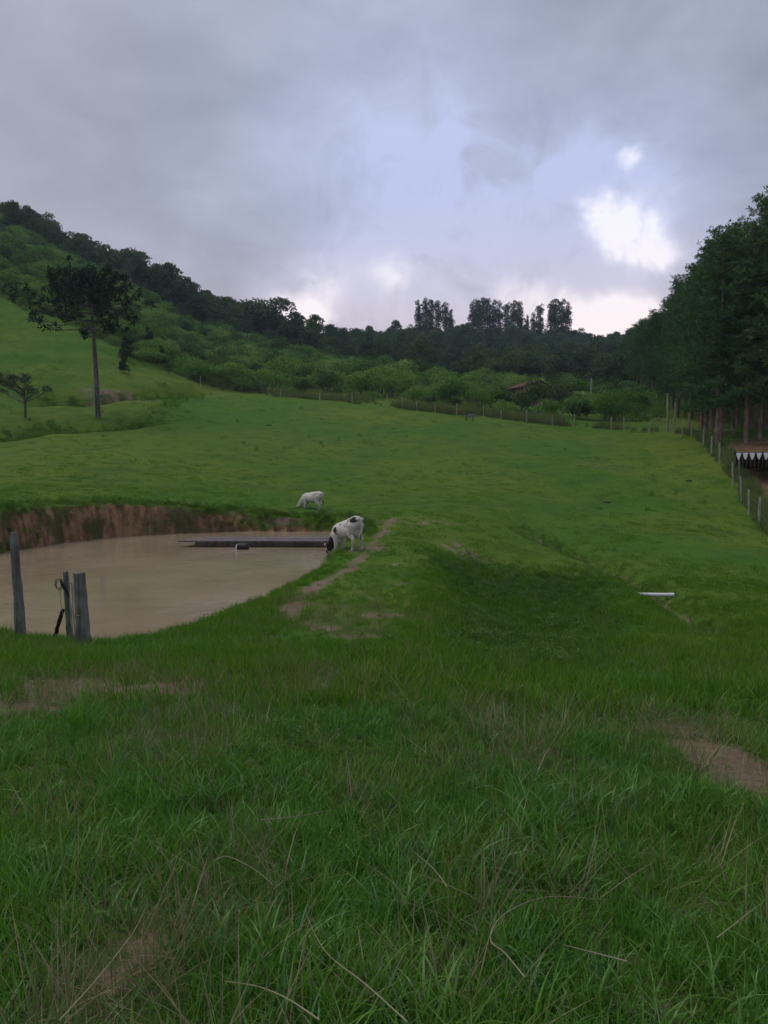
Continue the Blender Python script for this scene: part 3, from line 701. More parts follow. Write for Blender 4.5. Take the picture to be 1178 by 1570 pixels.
# ------------------------------------------------------------------ the lone araucaria, small trees on the left
def araucaria(seed=9):
    r = np.random.default_rng(seed); H = 14.2
    tv, tf = stem_np([(0, 0, -.5), (-.08, 0, 3.5), (-.25, .05, 8), (-.4, 0, 11.5), (-.45, 0, H-.6)], [.27, .22, .18, .14, .07], 12)
    parts = [(tv, tf, 1)]; V = []
    def tuft(c, s, n=46):
        dd_ = unit(r.normal(size=(n, 3))+np.array([0, 0, .35])); ln = s*r.uniform(.5, 1.1, (n, 1)); sd_ = unit(np.cross(dd_, r.normal(size=(n, 3))))*s*.16
        b0 = np.asarray(c)+r.normal(size=(n, 3))*s*.28
        V.append(np.stack([b0, b0+dd_*ln*.5+sd_, b0+dd_*ln, b0+dd_*ln*.5-sd_], 1).reshape(-1, 3))
    for z, nb, L, up in [(8.6, 4, 4.6, -.04), (9.4, 5, 5.4, .0), (10.1, 6, 5.5, .05), (10.8, 7, 5.3, .09), (11.4, 7, 5.0, .13), (12.0, 7, 4.7, .16), (12.5, 7, 4.2, .18), (13.0, 7, 3.5, .18), (13.4, 6, 2.5, .15)]:
        a0 = r.random()*6.28
        for b in range(nb):
            a = a0+6.283*b/nb+r.uniform(-.25, .25); lft = -math.cos(a)
            l = L*r.uniform(.72, 1.08)*(1+.28*max(0, lft)) if z < 11 else L*r.uniform(.75, 1.08)
            dr = np.array([math.cos(a), math.sin(a), 0.0]); p0 = np.array([-.33, 0, z]); sag = -.07*l
            p1 = p0+dr*l*.55+np.array([0, 0, sag+up*l*.2]); p2 = p0+dr*l+np.array([0, 0, up*l*.7+.12*l])
            sv, sf = stem_np([p0, p0*.5+p1*.5+[0, 0, -.05], p1, p2], [.07, .055, .045, .02], 5); parts.append((sv, sf, 1))
            q0 = .62 if z < 9 else (.48 if z < 11 else .3)
            if z < 8.2 and r.random() < .35: q0 = .9
            for q in np.arange(q0, 1.04, .46/l+.03):
                c = p0*(1-q)**2+2*p1*q*(1-q)+p2*q*q
                for s2 in range(1):
                    tuft(c+r.normal(size=3)*np.array([.38, .38, .25])+np.array([0, 0, -.15 if z < 9.5 else .05]), r.uniform(.32, .6), 24)
    v = np.concatenate(V); parts.append((v, np.arange(len(v)).reshape(-1, 4), 0)); return parts
p = ground(151, 641, 60)
tree_thing('araucaria_tree', araucaria(), (M_ARAU, M_ABARK), p, 0.0, p.y/74.0, 'tall araucaria with a straight bare trunk and dark spreading crown')
def sparse_tree(seed, H, W_, n, leaf):
    r = np.random.default_rng(seed); parts = []; V = []
    tv, tf = stem_np([(0, 0, -.3), (.05, 0, H*.2), (-.05, .03, H*.45), (.1, 0, H*.7)], [H*.03, H*.024, H*.018, H*.008], 7); parts.append((tv, tf, 1)); bl = []
    for i in range(16):
        a = r.random()*6.28; z0 = H*r.uniform(.25, .6); l = W_*.5*r.uniform(.5, 1)
        e = (math.cos(a)*l, math.sin(a)*l, z0+H*r.uniform(.12, .38)); m_ = (e[0]*.5, e[1]*.5, z0+(e[2]-z0)*.4)
        sv, sf = stem_np([(0, 0, z0), m_, e], [H*.012, H*.008, H*.003], 4); parts.append((sv, sf, 1)); s = W_*.13; bl.append((*e, s, s, s*.8))
        for j in range(3):
            e2 = tuple(np.array(e)+r.normal(size=3)*W_*.12); sv, sf = stem_np([m_, e2], [H*.006, H*.002], 3); parts.append((sv, sf, 1))
    v, f = leaf_cloud(bl, n, leaf, r=r, shell=.2); parts.append((v, f, 0)); return parts
p = ground(39, 641, 50)
tree_thing('small_tree', sparse_tree(3, 4.1, 4.0, 1800, .17), (M_PALE, M_ABARK), p, 0, p.y/66.0, 'small grey half-bare tree at the foot of the left slope')
# spreading tree that stands out on the left skyline, with a darker one beside it
def umbrella(seed, H):
    r = np.random.default_rng(seed); parts = []; bl = []
    tv, tf = stem_np([(0, 0, -.8), (.2, 0, H*.3), (-.1, 0, H*.6), (.2, 0, H*.8)], [.26, .2, .14, .06], 6); parts.append((tv, tf, 1))
    for i in range(9):
        a = r.random()*6.28; l = r.uniform(.6, 3.2); e = (math.cos(a)*l, math.sin(a)*l, H*.93-l*l*.13+r.uniform(-.4, .3))
        sv, sf = stem_np([(0, 0, H*.58), (e[0]*.6, e[1]*.6, e[2]-.9), e], [.09, .06, .02], 4); parts.append((sv, sf, 1)); bl.append((*e, .95, .95, .5))
    v, f = leaf_cloud(bl, 620, .42, r=r, shell=.3); parts.append((v, f, 0)); return parts
def sky_tree(px, py_top, d, parts, H, label, name='skyline_tree', sc=None):
    q = at(px, py_top, d); g_ = float(hz(q.x, d))
    return tree_thing(name, parts, (M_FOREST, M_BARK), (q.x, d, g_-.3), 0, max(.35, (q.z-g_+.3)/H), label)
sky_tree(200, 390, 186, umbrella(4, 10), 10, 'umbrella-crowned tree poking above the left skyline behind the araucaria')
def bl_parts(seed, H, W_, n=4200):
    r = np.random.default_rng(seed); bl = [(r.normal()*W_*.2, r.normal()*W_*.2, H*r.uniform(.45, .8), W_*.26, W_*.26, H*.18) for _ in range(9)]
    v, f = leaf_cloud(bl, n, .55, r=r); tv, tf = stem_np([(0, 0, -1), (0, 0, H*.7)], [.25, .1]); return [(v, f, 0), (tv, tf, 1)]
for px, py, d, H, W_, lb in [(178, 404, 184, 10, 8, 'dark round tree on the skyline left of the umbrella-crowned tree'), (18, 322, 182, 11, 8, 'highest dark tree at the left end of the skyline'), (80, 366, 182, 9, 9, 'dark rounded tree on the left skyline above the scrub'),
                         (128, 384, 184, 9, 9, 'dark tree at the step of the left skyline, left of the gap'), (390, 455, 215, 11, 12, 'broad dark tree on the left ridge where the skyline drops'), (330, 449, 212, 11, 11, 'bushy dark tree on the left ridge beside the broad one')]:
    sky_tree(px, py, d, bl_parts(px, H, W_), H, lb)
# young dark conifers among the scrub edge
def young(seed):
    r = np.random.default_rng(seed); bl = [(r.normal()*.12, r.normal()*.12, z, (3.1-z)*.36+.12, (3.1-z)*.36+.12, .4) for z in np.arange(.5, 3.1, .38)]
    v, f = leaf_cloud(bl, 700, .26, r=r, shell=.35); tv, tf = stem_np([(0, 0, -.3), (0, 0, 3)], [.07, .02], 5); return [(v, f, 0), (tv, tf, 1)]
for i, (px, py, s_, lb) in enumerate([(232, 548, 1.35, 'tallest young dark conifer right of the araucaria trunk'), (193, 552, 1.05, 'young dark conifer just right of the araucaria trunk'), (248, 560, .9, 'low dark young conifer furthest right of the araucaria'), (190, 572, .7, 'smallest dark young conifer at the edge of the scrub')]):
    q = ground(px, py, 80); tree_thing('young_conifer', young(i), (M_ARAU, M_BARK), q, 0, s_, lb)
# rounder darker or paler shrubs that stand out
for px, py, d, s_, mm, lb in [(858, 590, 112, 1.15, M_PALE, 'pale grey-green bushy tree right of the house roof'), (885, 600, 110, 1.0, M_PALE, 'second pale bushy tree right of the house roof'), (945, 603, 100, 1.0, M_PALE, 'pale rounded bush right of the thin white pole')]:
    q = at(px, py, d); g_ = float(hz(q.x, d)); r2 = np.random.default_rng(px)
    bl = [(r2.normal()*.8, r2.normal()*.8, r2.uniform(1.2, 3.0), 1.0, 1.0, .7) for _ in range(8)]
    v, f = leaf_cloud(bl, 1200, .3, r=r2); tv, tf = stem_np([(0, 0, -.5), (0, 0, 2.2)], [.12, .05])
    tree_thing('pale_bush', [(v, f, 0), (tv, tf, 1)], (mm, M_BARK), (q.x, d, g_), 0, max(.6, (q.z-g_)/3.4), lb, 'bush')
# ------------------------------------------------------------------ fence round the pasture: pale split posts and wire
M_POST = bark_mat('pale_post_wood', (0.20, 0.185, 0.15), (0.46, 0.43, 0.36), 9, .15)
M_WOOD = bark_mat('weathered_wood', (0.060, 0.062, 0.056), (0.215, 0.215, 0.195), 14, .08, bs=1.0)
M_WIRE = plain_mat('wire', (0.16, 0.155, 0.15), .5, .5, metal=.6)
M_WHITE = plain_mat('white_paint', (0.74, 0.74, 0.76), .5, .4, .12)
M_BLACK = plain_mat('black_rubber', (0.012, 0.012, 0.013), .6, .4)
def post_mesh(h, r0, lean=(0, 0), n=7, jag=.12):
    mb = MB(); k = 6
    mb.tube([(lean[0]*i/k+random.uniform(-.006, .006), lean[1]*i/k, -.3+(h+.3)*i/k) for i in range(k+1)], [r0*(1.05-.2*i/k) for i in range(k+1)], n, jag=jag); return mb
def fence(label, pts, heights, name='wire_fence'):
    e = empty(name, pts[0]); tag(e, label, 'fence'); base = Vector(pts[0]); tops = []
    for p, h in zip(pts, heights):
        ln = (random.uniform(-.1, .1), random.uniform(-.05, .05)); o = post_mesh(h, random.uniform(.042, .062), ln).build('post', M_POST, e)
        o.location = Vector(p)-base; tops.append((Vector(p)-base, ln, h))
    for k in (.28, .52, .75, .95):
        mb = MB()
        for (a, la, ha), (b, lb, hb) in zip(tops[:-1], tops[1:]):
            A = a+Vector((la[0]*k, la[1]*k, ha*k)); B = b+Vector((lb[0]*k, lb[1]*k, hb*k)); M_ = (A+B)/2-Vector((0, 0, .03))
            mb.tube([A, M_, B], [.003]*3, 4)
        mb.build('wire', M_WIRE, e)
    return e
fp = [ground(*q, 30) for q in FENCE_PX]
extra = []
for a, b in zip(fp[:-1], fp[1:]):
    extra.append(a)
extra.append(fp[-1])
fence('wire fence with pale posts climbing the right edge of the pasture', extra, [1.45*random.uniform(.93, 1.08) for _ in extra])
ff = [ground(*q, 60) for q in FARF_PX]
fence('long wire fence with pale posts along the top of the pasture', ff, [1.35*random.uniform(.8, 1.1) for _ in ff])
for px, py, top, lean, r0, lb in [(1024, 662, 604, -.12, .085, 'tall white leaning pole at the corner of the pasture fence'), (1034, 660, 618, .02, .05, 'thinner grey pole just right of the leaning white pole')]:
    q = ground(px, py, 55); h = (py-top)/F*q.y; o = post_mesh(h, r0, (lean, 0)).build('pole', M_POST); o.location = q; tag(o, lb, 'pole')
q = at(907, 580, 108); gz = float(hz(q.x, 108)); o = post_mesh(q.z-gz, .11).build('utility_pole', plain_mat('concrete', (.42, .42, .40), .8)); o.location = (q.x, 108, gz); tag(o, 'thin pale pole rising above the scrub in front of the wood', 'pole')

# ------------------------------------------------------------------ gateway posts in the foreground
def base_on(px, py): return ground(px, py, 7.5)
def stake(name, px, py, px_t, py_t, r0, label, m, n=12, jag=.05, cat='post', top=.92, notch=False, lift=0.0, back=0.0):
    b = base_on(px, py); d = b.y; tpt = at(px_t, py_t, d+back); v = tpt-b
    mb = MB(); K = 10; vs = [b*0-v.normalized()*.35+v*0]
    ptsl = [v.normalized()*-.35]+[v*(i/K)+Vector((random.uniform(-1, 1)*.006, random.uniform(-1, 1)*.006, 0)) for i in range(K+1)]
    mb.tube(ptsl, [r0*1.05]+[r0*(1.03-(1.03-top)*i/K) for i in range(K+1)], n, jag=jag)
    o = mb.build(name, m, None, False); o.location = b+Vector((0, 0, lift)); tag(o, label, cat); return o, b, v
stake('fence_post', 33, 981, 21, 816, .088, 'leaning weathered grey fence post nearest the left edge', M_WOOD, jag=.10, top=.62)
big, bb, bv = stake('gate_post', 129, 992, 122, 878, .105, 'thick grey gate post with a sawn flat top by the pond', M_WOOD, jag=.035, top=.84)
mb = MB(); c = bv*.44
mb.tube([c+Vector((math.cos(a)*.103, math.sin(a)*.103, .004*math.sin(a*3))) for a in np.linspace(0, 6.283, 25)], [.006]*25, 5)
mb.build('wire_loop', M_WIRE, big)
thin, tb, tv_ = stake('gate_stake', 109, 985, 100, 876, .052, 'slimmer grey gate stake with a wire coil, left of the thick post', M_WOOD, jag=.09, top=.8)
mb = MB(); c = tv_*.84+Vector((-.05, -.03, 0))
for j in range(4):
    mb.tube([c+Vector((-.055+math.cos(a)*.055+j*.006, j*.008-.02, math.sin(a)*.085-j*.01)) for a in np.linspace(0, 6.283, 21)], [.0045]*21, 4)
mb.build('wire_coil', M_WIRE, thin)
mb = MB(); cc = [tv_*.9+Vector((-.06, -.055, 0)), tv_*.82+Vector((-.035, -.062, 0)), tv_*.72+Vector((.03, -.06, 0)), tv_*.66+Vector((.055, -.05, 0))]
mb.tube(cc, [.02, .026, .024, .012], 8); mb.build('rubber_strap', M_BLACK, thin, True)
mb = MB(); mb.tube([tv_*.80+Vector((-.09, -.04, 0)), tv_*.6+Vector((-.10, -.03, 0)), tv_*.38+Vector((-.085, -.02, 0))], [.006]*3, 5); mb.build('hanging_cord', M_POST, thin)
stake('charred_stake', 82, 984, 97, 934, .033, 'short black charred stake leaning against the slim gate stake', plain_mat('charred_wood', (.014, .011, .009), .9), jag=.15, top=.9)
b0 = base_on(115, 987); rg = empty('rolled_gate', b0); tag(rg, 'thin pale sticks of a rolled-up wire gate between the two gate posts', 'gate')
for i, (a, b_, c_, d_, lb) in enumerate([(112, 986, 106, 892, 'leftmost'), (116, 987, 110, 893, 'middle'), (119, 988, 114, 897, 'rightmost')]):
    o, _b, _v = stake('stick', a, b_, c_, d_, .013, None, M_POST, n=5, cat=None); o.location = Vector(o.location)-b0; o.parent = rg

# ------------------------------------------------------------------ plank jetty in the pond
M_PLANK = bark_mat('jetty_plank', (0.075, 0.060, 0.055), (0.18, 0.148, 0.145), 7, .8, .7)
M_JBEAM = bark_mat('wet_dark_wood', (0.035, 0.027, 0.023), (0.10, 0.08, 0.07), 7, .8)  # beams a darker brown than the planks
e_l = on_plane(284, 828, ZW+.26); e_r = on_plane(520, 827, ZW+.26)
jet = empty('plank_jetty', (e_l.x, e_l.y, ZW)); tag(jet, 'low dark plank jetty lying across the far corner of the pond', 'jetty')
L_ = e_r.x-e_l.x; W_ = 1.6; nb = 5
for i in range(nb):
    mb = MB(); y0 = W_/nb*(i+.5); x0 = -.25+.35*i/nb*2+random.uniform(-.1, .1); x1 = L_+random.uniform(-.05, .1)
    mb.box(((x0+x1)/2, y0, .205+random.uniform(-.012, .015)), (x1-x0, W_/nb-.03, .05), rot=Matrix.Rotation(random.uniform(-.003, .003), 3, 'Y')); mb.build('plank', M_PLANK, jet)
for y0 in (.04, W_-.06):
    mb = MB(); mb.box((L_/2+.1, y0, .10), (L_-.5, .10, .155)); mb.build('beam', M_JBEAM, jet)
for x0 in np.linspace(.6, L_-.3, 4):
    mb = MB(); mb.box((x0, W_/2, .09), (.12, W_-.25, .11)); mb.build('crossbeam', M_WOOD, jet)
    for y0 in (.18, W_-.2):
        mb = MB(); mb.tube([(x0, y0, -.9), (x0, y0, .22)], [.06, .055], 8); mb.build('pile', M_WOOD, jet)
# float beside the jetty
q = on_plane(373, 842, ZW); fl = empty('float_drum', (q.x, q.y, ZW)); tag(fl, 'small black drum with a pale end floating against the jetty', 'float')
mb = MB(); prof = [(-.2, .10), (-.19, .135), (-.08, .145), (.0, .15), (.08, .145), (.19, .135), (.2, .10)]
mb.tube([(x, 0, .07) for x, _ in prof], [q_ for _, q_ in prof], 14); mb.build('drum', M_BLACK, fl, True)
mb = MB(); mb.tube([(-.235, -.01, .06), (-.205, -.01, .06)], [.10, .13], 14); mb.tube([(-.255, -.01, .06), (-.235, -.01, .06)], [.03, .04], 8); mb.build('end_cap', M_WHITE, fl)

# ------------------------------------------------------------------ white pipe over the ditch
A = ground(1033, 916, 12); d = A.y; pa = at(958, 911, d+.1); pb = at(1033, 912, d)
pipe = empty('drain_pipe', (pb+pa)/2); tag(pipe, 'white plastic pipe lying over the drainage ditch', 'pipe')
c = (pa+pb)/2; mb = MB(); pts = [(pa-c)*k for k in (1, .5, 0, -.5, -1)]
vs = mb.tube(pts, [.05]*5, 16, cap=False); mb.tube(pts[::-1], [.044]*5, 16, cap=False); mb.build('tube', M_WHITE, pipe, True)
mb = MB(); dv_ = (pb-pa).normalized(); mb.tube([(pb-c)-dv_*.12, (pb-c)+dv_*.004], [.058, .058], 16, cap=False); mb.tube([(pb-c)+dv_*.004, (pb-c)-dv_*.12], [.0505, .0505], 16, cap=False); mb.build('collar', M_WHITE, pipe, True)
for s_ in (.42, -.40):
    mb = MB(); x_ = (pa-c)*s_*2*.9; gz = float(hz(c.x+x_.x, c.y+x_.y))-c.z; mb.tube([(x_.x, x_.y, gz-.2), (x_.x, x_.y, x_.z-.045)], [.03, .028], 6); mb.build('prop_stick', M_WOOD, pipe)

# ------------------------------------------------------------------ feed trough on the field
q = ground(720, 646, 55); s_ = q.y/80.0
tr = empty('feed_trough', q); tr.scale = (s_,)*3; tag(tr, 'small raised wooden feed trough at the top of the field', 'trough')
for i, y in enumerate((-.2, .2)):
    mb = MB(); mb.box((0, y, .56), (1.05, .03, .2), rot=Matrix.Rotation(.25*(1 if y > 0 else -1), 3, 'X')); mb.build('side_board', M_WOOD, tr)
mb = MB(); mb.box((0, 0, .45), (1.05, .36, .03)); mb.build('bottom_board', M_WOOD, tr)
for x in (-.51, .51): mb = MB(); mb.box((x, 0, .56), (.03, .38, .18)); mb.build('end_board', M_POST, tr)
for x in (-.38, .38):
    for y in (-.13, .13): mb = MB(); mb.box((x, y, .19), (.07, .07, .48)); mb.build('leg', M_WOOD, tr)
mb = MB(); mb.box((.2, 0, .72), (.75, .05, .05)); mb.build('rail', M_POST, tr)

# ------------------------------------------------------------------ open shed with white toothed eave on the right
FL = -0.85; sx0, sx1 = at(1128, 692, 47.5).x, 30.6; sy0, sy1 = 47.5, 51.6; zr = at(1128, 694, 47.5).z
shed = empty('open_shed', (sx0, sy0, FL)); tag(shed, 'open shed with a white toothed eave at the right edge', 'shed')
M_DARKW = plain_mat('dark_shed_boards', (.035, .026, .02), .9); M_ROOF = plain_mat('dark_roof_sheet', (.07, .07, .075), .6, .3, .3)
rise = 0.0
def zroof(x, y): return zr-FL+x*rise-y*.03
mb = MB(); n = 64; LX = sx1-sx0; vs = []; fs = []
for j, y in enumerate((-.25, 2, 4.3)):
    for i in range(n+1):
        x = -.1+(LX+.3)*i/n; vs.append((x, y, zroof(x, y)+.02*math.sin(i*math.pi/2+.4)+.01))
for j in range(2):
    for i in range(n): fs.append((j*(n+1)+i, j*(n+1)+i+1, (j+1)*(n+1)+i+1, (j+1)*(n+1)+i))
mb.add(vs, fs); o = mb.build('roof', M_ROOF, shed); o.modifiers.new('thick', 'SOLIDIFY').thickness = .025
pitch = 9.3/F*47.5; i = 0; x = 0.03
while x < LX:
    mb = MB(); zt = zroof(x, -.28)-.045; h_ = .40*random.uniform(.93, 1.05); w_ = pitch*.80
    front = [(x, -.29, zt+.03), (x+w_, -.29, zt+.03+w_*rise), (x+w_*.86, -.29, zt-h_*.45), (x+w_*.58, -.29, zt-h_), (x+w_*.42, -.29, zt-h_), (x+w_*.14, -.29, zt-h_*.45)]
    back = [(a, b+.02, c_) for a, b, c_ in front]
    mb.add(front+back, [(0, 1, 2, 3, 4, 5), (11, 10, 9, 8, 7, 6)]+[(k, (k+6), (k+1) % 6+6, (k+1) % 6) for k in range(6)]); mb.build('eave_tooth', M_WHITE, shed)
    x += pitch
mb = MB(); mb.box((LX/2, -.255, zroof(LX/2, -.25)-.14), (LX, .03, .30), rot=Matrix.Rotation(-math.atan(rise), 3, 'Y')); mb.build('eave_board', M_DARKW, shed)
for x in (.25, LX*.36, LX*.7, LX-.2):
    for y in (.1, 4.0):
        mb = MB(); mb.tube([(x, y, -.9), (x, y, zroof(x, y)-.03)], [.08, .07], 8); mb.build('post', M_WOOD, shed)
k = 0; x = 0.0
while x < LX-.1:
    mb = MB(); hh_ = zroof(x, 4.1)-.05; mb.box((x+.12, 4.12, hh_/2-.25), (.225, .03, hh_+.5)); mb.build('wall_board', M_DARKW, shed); x += .24
y = .2
while y < 4:
    mb = MB(); hh_ = zroof(LX, y)-.05; mb.box((LX-.05, y+.12, hh_/2-.25), (.03, .225, hh_+.5)); mb.build('side_wall_board', M_DARKW, shed); y += .24

shed.rotation_euler = (0, 0, R(-25))
# ------------------------------------------------------------------ tiled house behind the scrub
hd = 116.0; hc = at(814, 597, hd); gz = float(hz(hc.x, hd)); ridge = at(822, 586, hd).z
house = empty('small_house', (hc.x, hd, gz)); tag(house, 'small house with red-brown tiled roof peeking over the scrub', 'house')
M_TILE = plain_mat('clay_tiles', (.15, .066, .045), .85, .2, .5, 3); M_WALL = plain_mat('pink_plaster', (.42, .28, .215), .9, .2, .2, 2)
hr = ridge-gz; wl = hr-.95; hx, hy = 2.7, 2.4
M_D = plain_mat('dark_opening', (.02, .02, .025), .4)
mb = MB(); v = [(-hx, -hy, -.5), (hx, -hy, -.5), (hx, hy, -.5), (-hx, hy, -.5), (-hx, -hy, wl), (hx, -hy, wl), (hx, hy, wl), (-hx, hy, wl), (0, -hy, hr-.1), (0, hy, hr-.1)]
mb.add(v, [(0, 1, 5, 4), (1, 2, 6, 5), (2, 3, 7, 6), (3, 0, 4, 7)]); mb.add([v[4], v[5], v[8]], [(0, 1, 2)]); mb.add([v[7], v[9], v[6]], [(0, 1, 2)]); mb.build('wall', M_WALL, house)
for sgn in (-1, 1):
    mb = MB(); ang = math.atan2(hr-wl-.02, hx); ln = math.hypot(hx, hr-wl)+.6; kx = 14
    vs = []
    for i in range(kx*2+1):
        y = -hy-.4+(2*hy+.8)*i/(kx*2); dz = .05*(i % 2)
        vs += [(0, y, hr+dz), (sgn*ln*math.cos(ang), y, hr-ln*math.sin(ang)+dz)]
    mb.add(vs, [(2*i, 2*i+1, 2*i+3, 2*i+2) for i in range(kx*2)]); o = mb.build('roof', M_TILE, house); o.modifiers.new('thick', 'SOLIDIFY').thickness = .1
for x in (-1.3, 1.3):
    mb = MB(); mb.box((x, -hy-.012, wl*.55), (.9, .02, .8)); wdw = mb.build('window', M_D, house); mb = MB(); mb.box((x, -hy-.03, wl*.55-.44), (1.05, .06, .07)); mb.build('sill', M_WHITE, wdw)
house.rotation_euler = (0, 0, .35)

# ------------------------------------------------------------------ cows
def capsule_verts(bm, p0, p1, r0, r1, n=14, sq=1.0):
    p0 = Vector(p0); p1 = Vector(p1); d = (p1-p0); Ld = d.length; d.normalize()
    a = d.orthogonal().normalized(); b = d.cross(a); rings = []
    for i in range(5): t_ = -math.pi/2+math.pi/2*i/5; rings.append((p0+d*r0*math.sin(t_), r0*math.cos(t_)))
    for i in range(5): rings.append((p0.lerp(p1, i/4), r0+(r1-r0)*i/4))
    for i in range(1, 6): t_ = math.pi/2*i/5; rings.append((p1+d*r1*math.sin(t_), r1*math.cos(t_)))
    vv = []
    for c, rr in rings:
        vv.append([bm.verts.new(c+(a*math.cos(2*math.pi*k/n)+b*math.sin(2*math.pi*k/n))*max(rr, 1e-4)) for k in range(n)])
    for u, w_ in zip(vv[:-1], vv[1:]):
        for k in range(n): bm.faces.new((u[k], u[(k+1) % n], w_[(k+1) % n], w_[k]))
    bm.faces.new(vv[0][::-1]); bm.faces.new(vv[-1])
def ellip(bm, c, s):
    r_ = bmesh.ops.create_icosphere(bm, subdivisions=3, radius=1.0)
    for v in r_['verts']: v.co = Vector((v.co.x*s[0]+c[0], v.co.y*s[1]+c[1], v.co.z*s[2]+c[2]))
def cow_mesh(name, slope, stride=0.0, head_z=0.0, m=None):
    bm = bmesh.new(); K = lambda x: slope*x             # ground height under x, in the animal's own frame
    def P(x, y, z): return (x, y, z+K(x))
    C = lambda a, b, r0, r1: capsule_verts(bm, P(*a), P(*b), r0, r1)
    C((-.52, 0, .90), (.34, 0, .87), .215, .225)
    ellip(bm, P(-.08, 0, .80), (.50, .265, .265)); ellip(bm, P(-.5, 0, .92), (.22, .235, .20)); ellip(bm, P(.33, 0, .86), (.22, .22, .27))
    C((-.55, 0, 1.045), (.36, 0, 1.055), .075, .085)
    for s in (-1, 1):
        ellip(bm, P(-.42, s*.19, 1.02), (.09, .055, .06)); ellip(bm, P(-.70, s*.10, .96), (.06, .05, .06))
        C((-.50, s*.13, .82), (-.44, s*.16, .58), .165, .095); o_ = stride*s
        C((-.44, s*.16, .58), (-.60+o_*.6, s*.155, .37), .095, .055); C((-.60+o_*.6, s*.155, .37), (-.565+o_, s*.15, .11), .047, .038); C((-.565+o_, s*.15, .11), (-.535+o_, s*.15, .045), .042, .052)
        C((.34, s*.12, .78), (.31, s*.145, .54), .135, .082); C((.31, s*.145, .54), (.335-o_*.6, s*.14, .32), .075, .05); C((.335-o_*.6, s*.14, .32), (.335-o_, s*.14, .10), .043, .036); C((.335-o_, s*.14, .10), (.36-o_, s*.14, .045), .04, .05)
    hz_ = head_z
    C((.40, 0, .93), (.68, 0, .66+hz_*.5), .185, .14); C((.45, 0, .78), (.70, 0, .58+hz_*.5), .16, .11); C((.68, 0, .64+hz_*.5), (.86, 0, .42+hz_), .135, .115)
    C((.86, 0, .43+hz_), (.95, 0, .27+hz_), .115, .10); C((.95, 0, .27+hz_), (1.05, 0, .085+hz_), .092, .066); C((1.05, 0, .10+hz_), (1.075, 0, .06+hz_), .07, .066)
    for s in (-1, 1):
        C((.83, s*.10, .50+hz_), (.80, s*.21, .52+hz_), .03, .045); C((.80, s*.21, .52+hz_), (.79, s*.26, .51+hz_), .042, .015)
        ellip(bm, P(.945, s*.082, .345+hz_), (.035, .02, .028))
    C((-.70, 0, 1.03), (-.78, 0, .90), .035, .028); C((-.78, 0, .90), (-.79, .01, .55), .026, .018); C((-.79, .01, .55), (-.775, .02, .33), .034, .022)
    me0 = bpy.data.meshes.new(name); bm.to_mesh(me0); bm.free()
    ob = bpy.data.objects.new('tmp', me0); COL.objects.link(ob)
    md = ob.modifiers.new('r', 'REMESH'); md.mode = 'VOXEL'; md.voxel_size = .016
    ms = ob.modifiers.new('s', 'SMOOTH'); ms.factor = .5; ms.iterations = 5
    dg = bpy.context.evaluated_depsgraph_get(); me = bpy.data.meshes.new_from_object(ob.evaluated_get(dg)); bpy.data.objects.remove(ob)
    me.name = name; me.polygons.foreach_set('use_smooth', np.full(len(me.polygons), True)); me.materials.clear()
    if m: me.materials.append(m)
    return me
def coat_mat(name, slope, spots_, white=(0.60, 0.565, 0.53), dark=(0.022, 0.020, 0.022), speck=.66):
    m, tt, out = mat(name); tcx = tt.new('ShaderNodeTexCoord').outputs['Object']
    dn = tt.vmath('SCALE', tt.vmath('SUBTRACT', tt.noise(tcx, 7, 3, .6, 0, True), (.5, .5, .5)), s=.26)
    pp = tt.vmath('ADD', tcx, dn); f = None
    for c, r_ in spots_:
        c = (c[0], c[1], c[2]+slope*c[0])
        k = tt.math('SUBTRACT', 1.0, tt.step(tt.math('DIVIDE', tt.vmath('DISTANCE', pp, c), r_), .85, 1.05)); f = k if f is None else tt.math('MAXIMUM', f, k)
    sp = tt.step(tt.noise(tcx, 13, 2, .5), speck, speck+.03); f = tt.math('MAXIMUM', f, tt.math('MULTIPLY', sp, .75)) if f is not None else sp
    nn = tt.noise(tcx, 60, 3, .6); c = tt.mix(tt.math('MULTIPLY', nn, .5), white, tuple(q*.62 for q in white)); c = tt.mix(f, c, dark)
    sx_ = tt.new('ShaderNodeSeparateXYZ'); tt.l.new(tcx, sx_.inputs[0]); hgt_ = tt.math('SUBTRACT', sx_.outputs[2], tt.math('MULTIPLY', sx_.outputs[0], slope))
    c = tt.mix(tt.math('MULTIPLY', tt.math('SUBTRACT', 1.0, tt.step(hgt_, .12, .55)), tt.math('ADD', tt.math('MULTIPLY', tt.noise(tcx, 9, 4), .7), .1)), c, (.20, .155, .105))
    principled(tt, out, c, .8, .2, bump(tt, nn, .4, .006)); return m
g1 = ground(541, 846, 18); sc1 = 1.02
slope1 = -.34
M_C1 = coat_mat('piebald_coat', slope1, [((-.62, .15, .99), .115), ((-.66, -.14, 1.0), .10), ((-.79, .02, .36), .14), ((.62, .14, .62), .17), ((.62, -.14, .62), .17), ((.76, .1, .50), .15), ((.76, -.1, .5), .15), ((.88, .1, .36), .07), ((.30, .22, .92), .10), ((.22, .24, .80), .07), ((.14, .26, .84), .06), ((.05, .2, 1.0), .05), ((.33, .14, .0), .26), ((.33, -.14, .0), .26), ((-.55, .25, .35), .03)], speck=.67)
hd1 = math.pi-R(50)                                           # facing left and away from the camera
cow = empty('cow', (0, 0, 0), hd1); cow.scale = (sc1,)*3; tag(cow, 'white calf with black patches drinking at the pond edge', 'cow')
body = link('body', cow_mesh('cow_body', slope1, .03, .06, M_C1), cow)
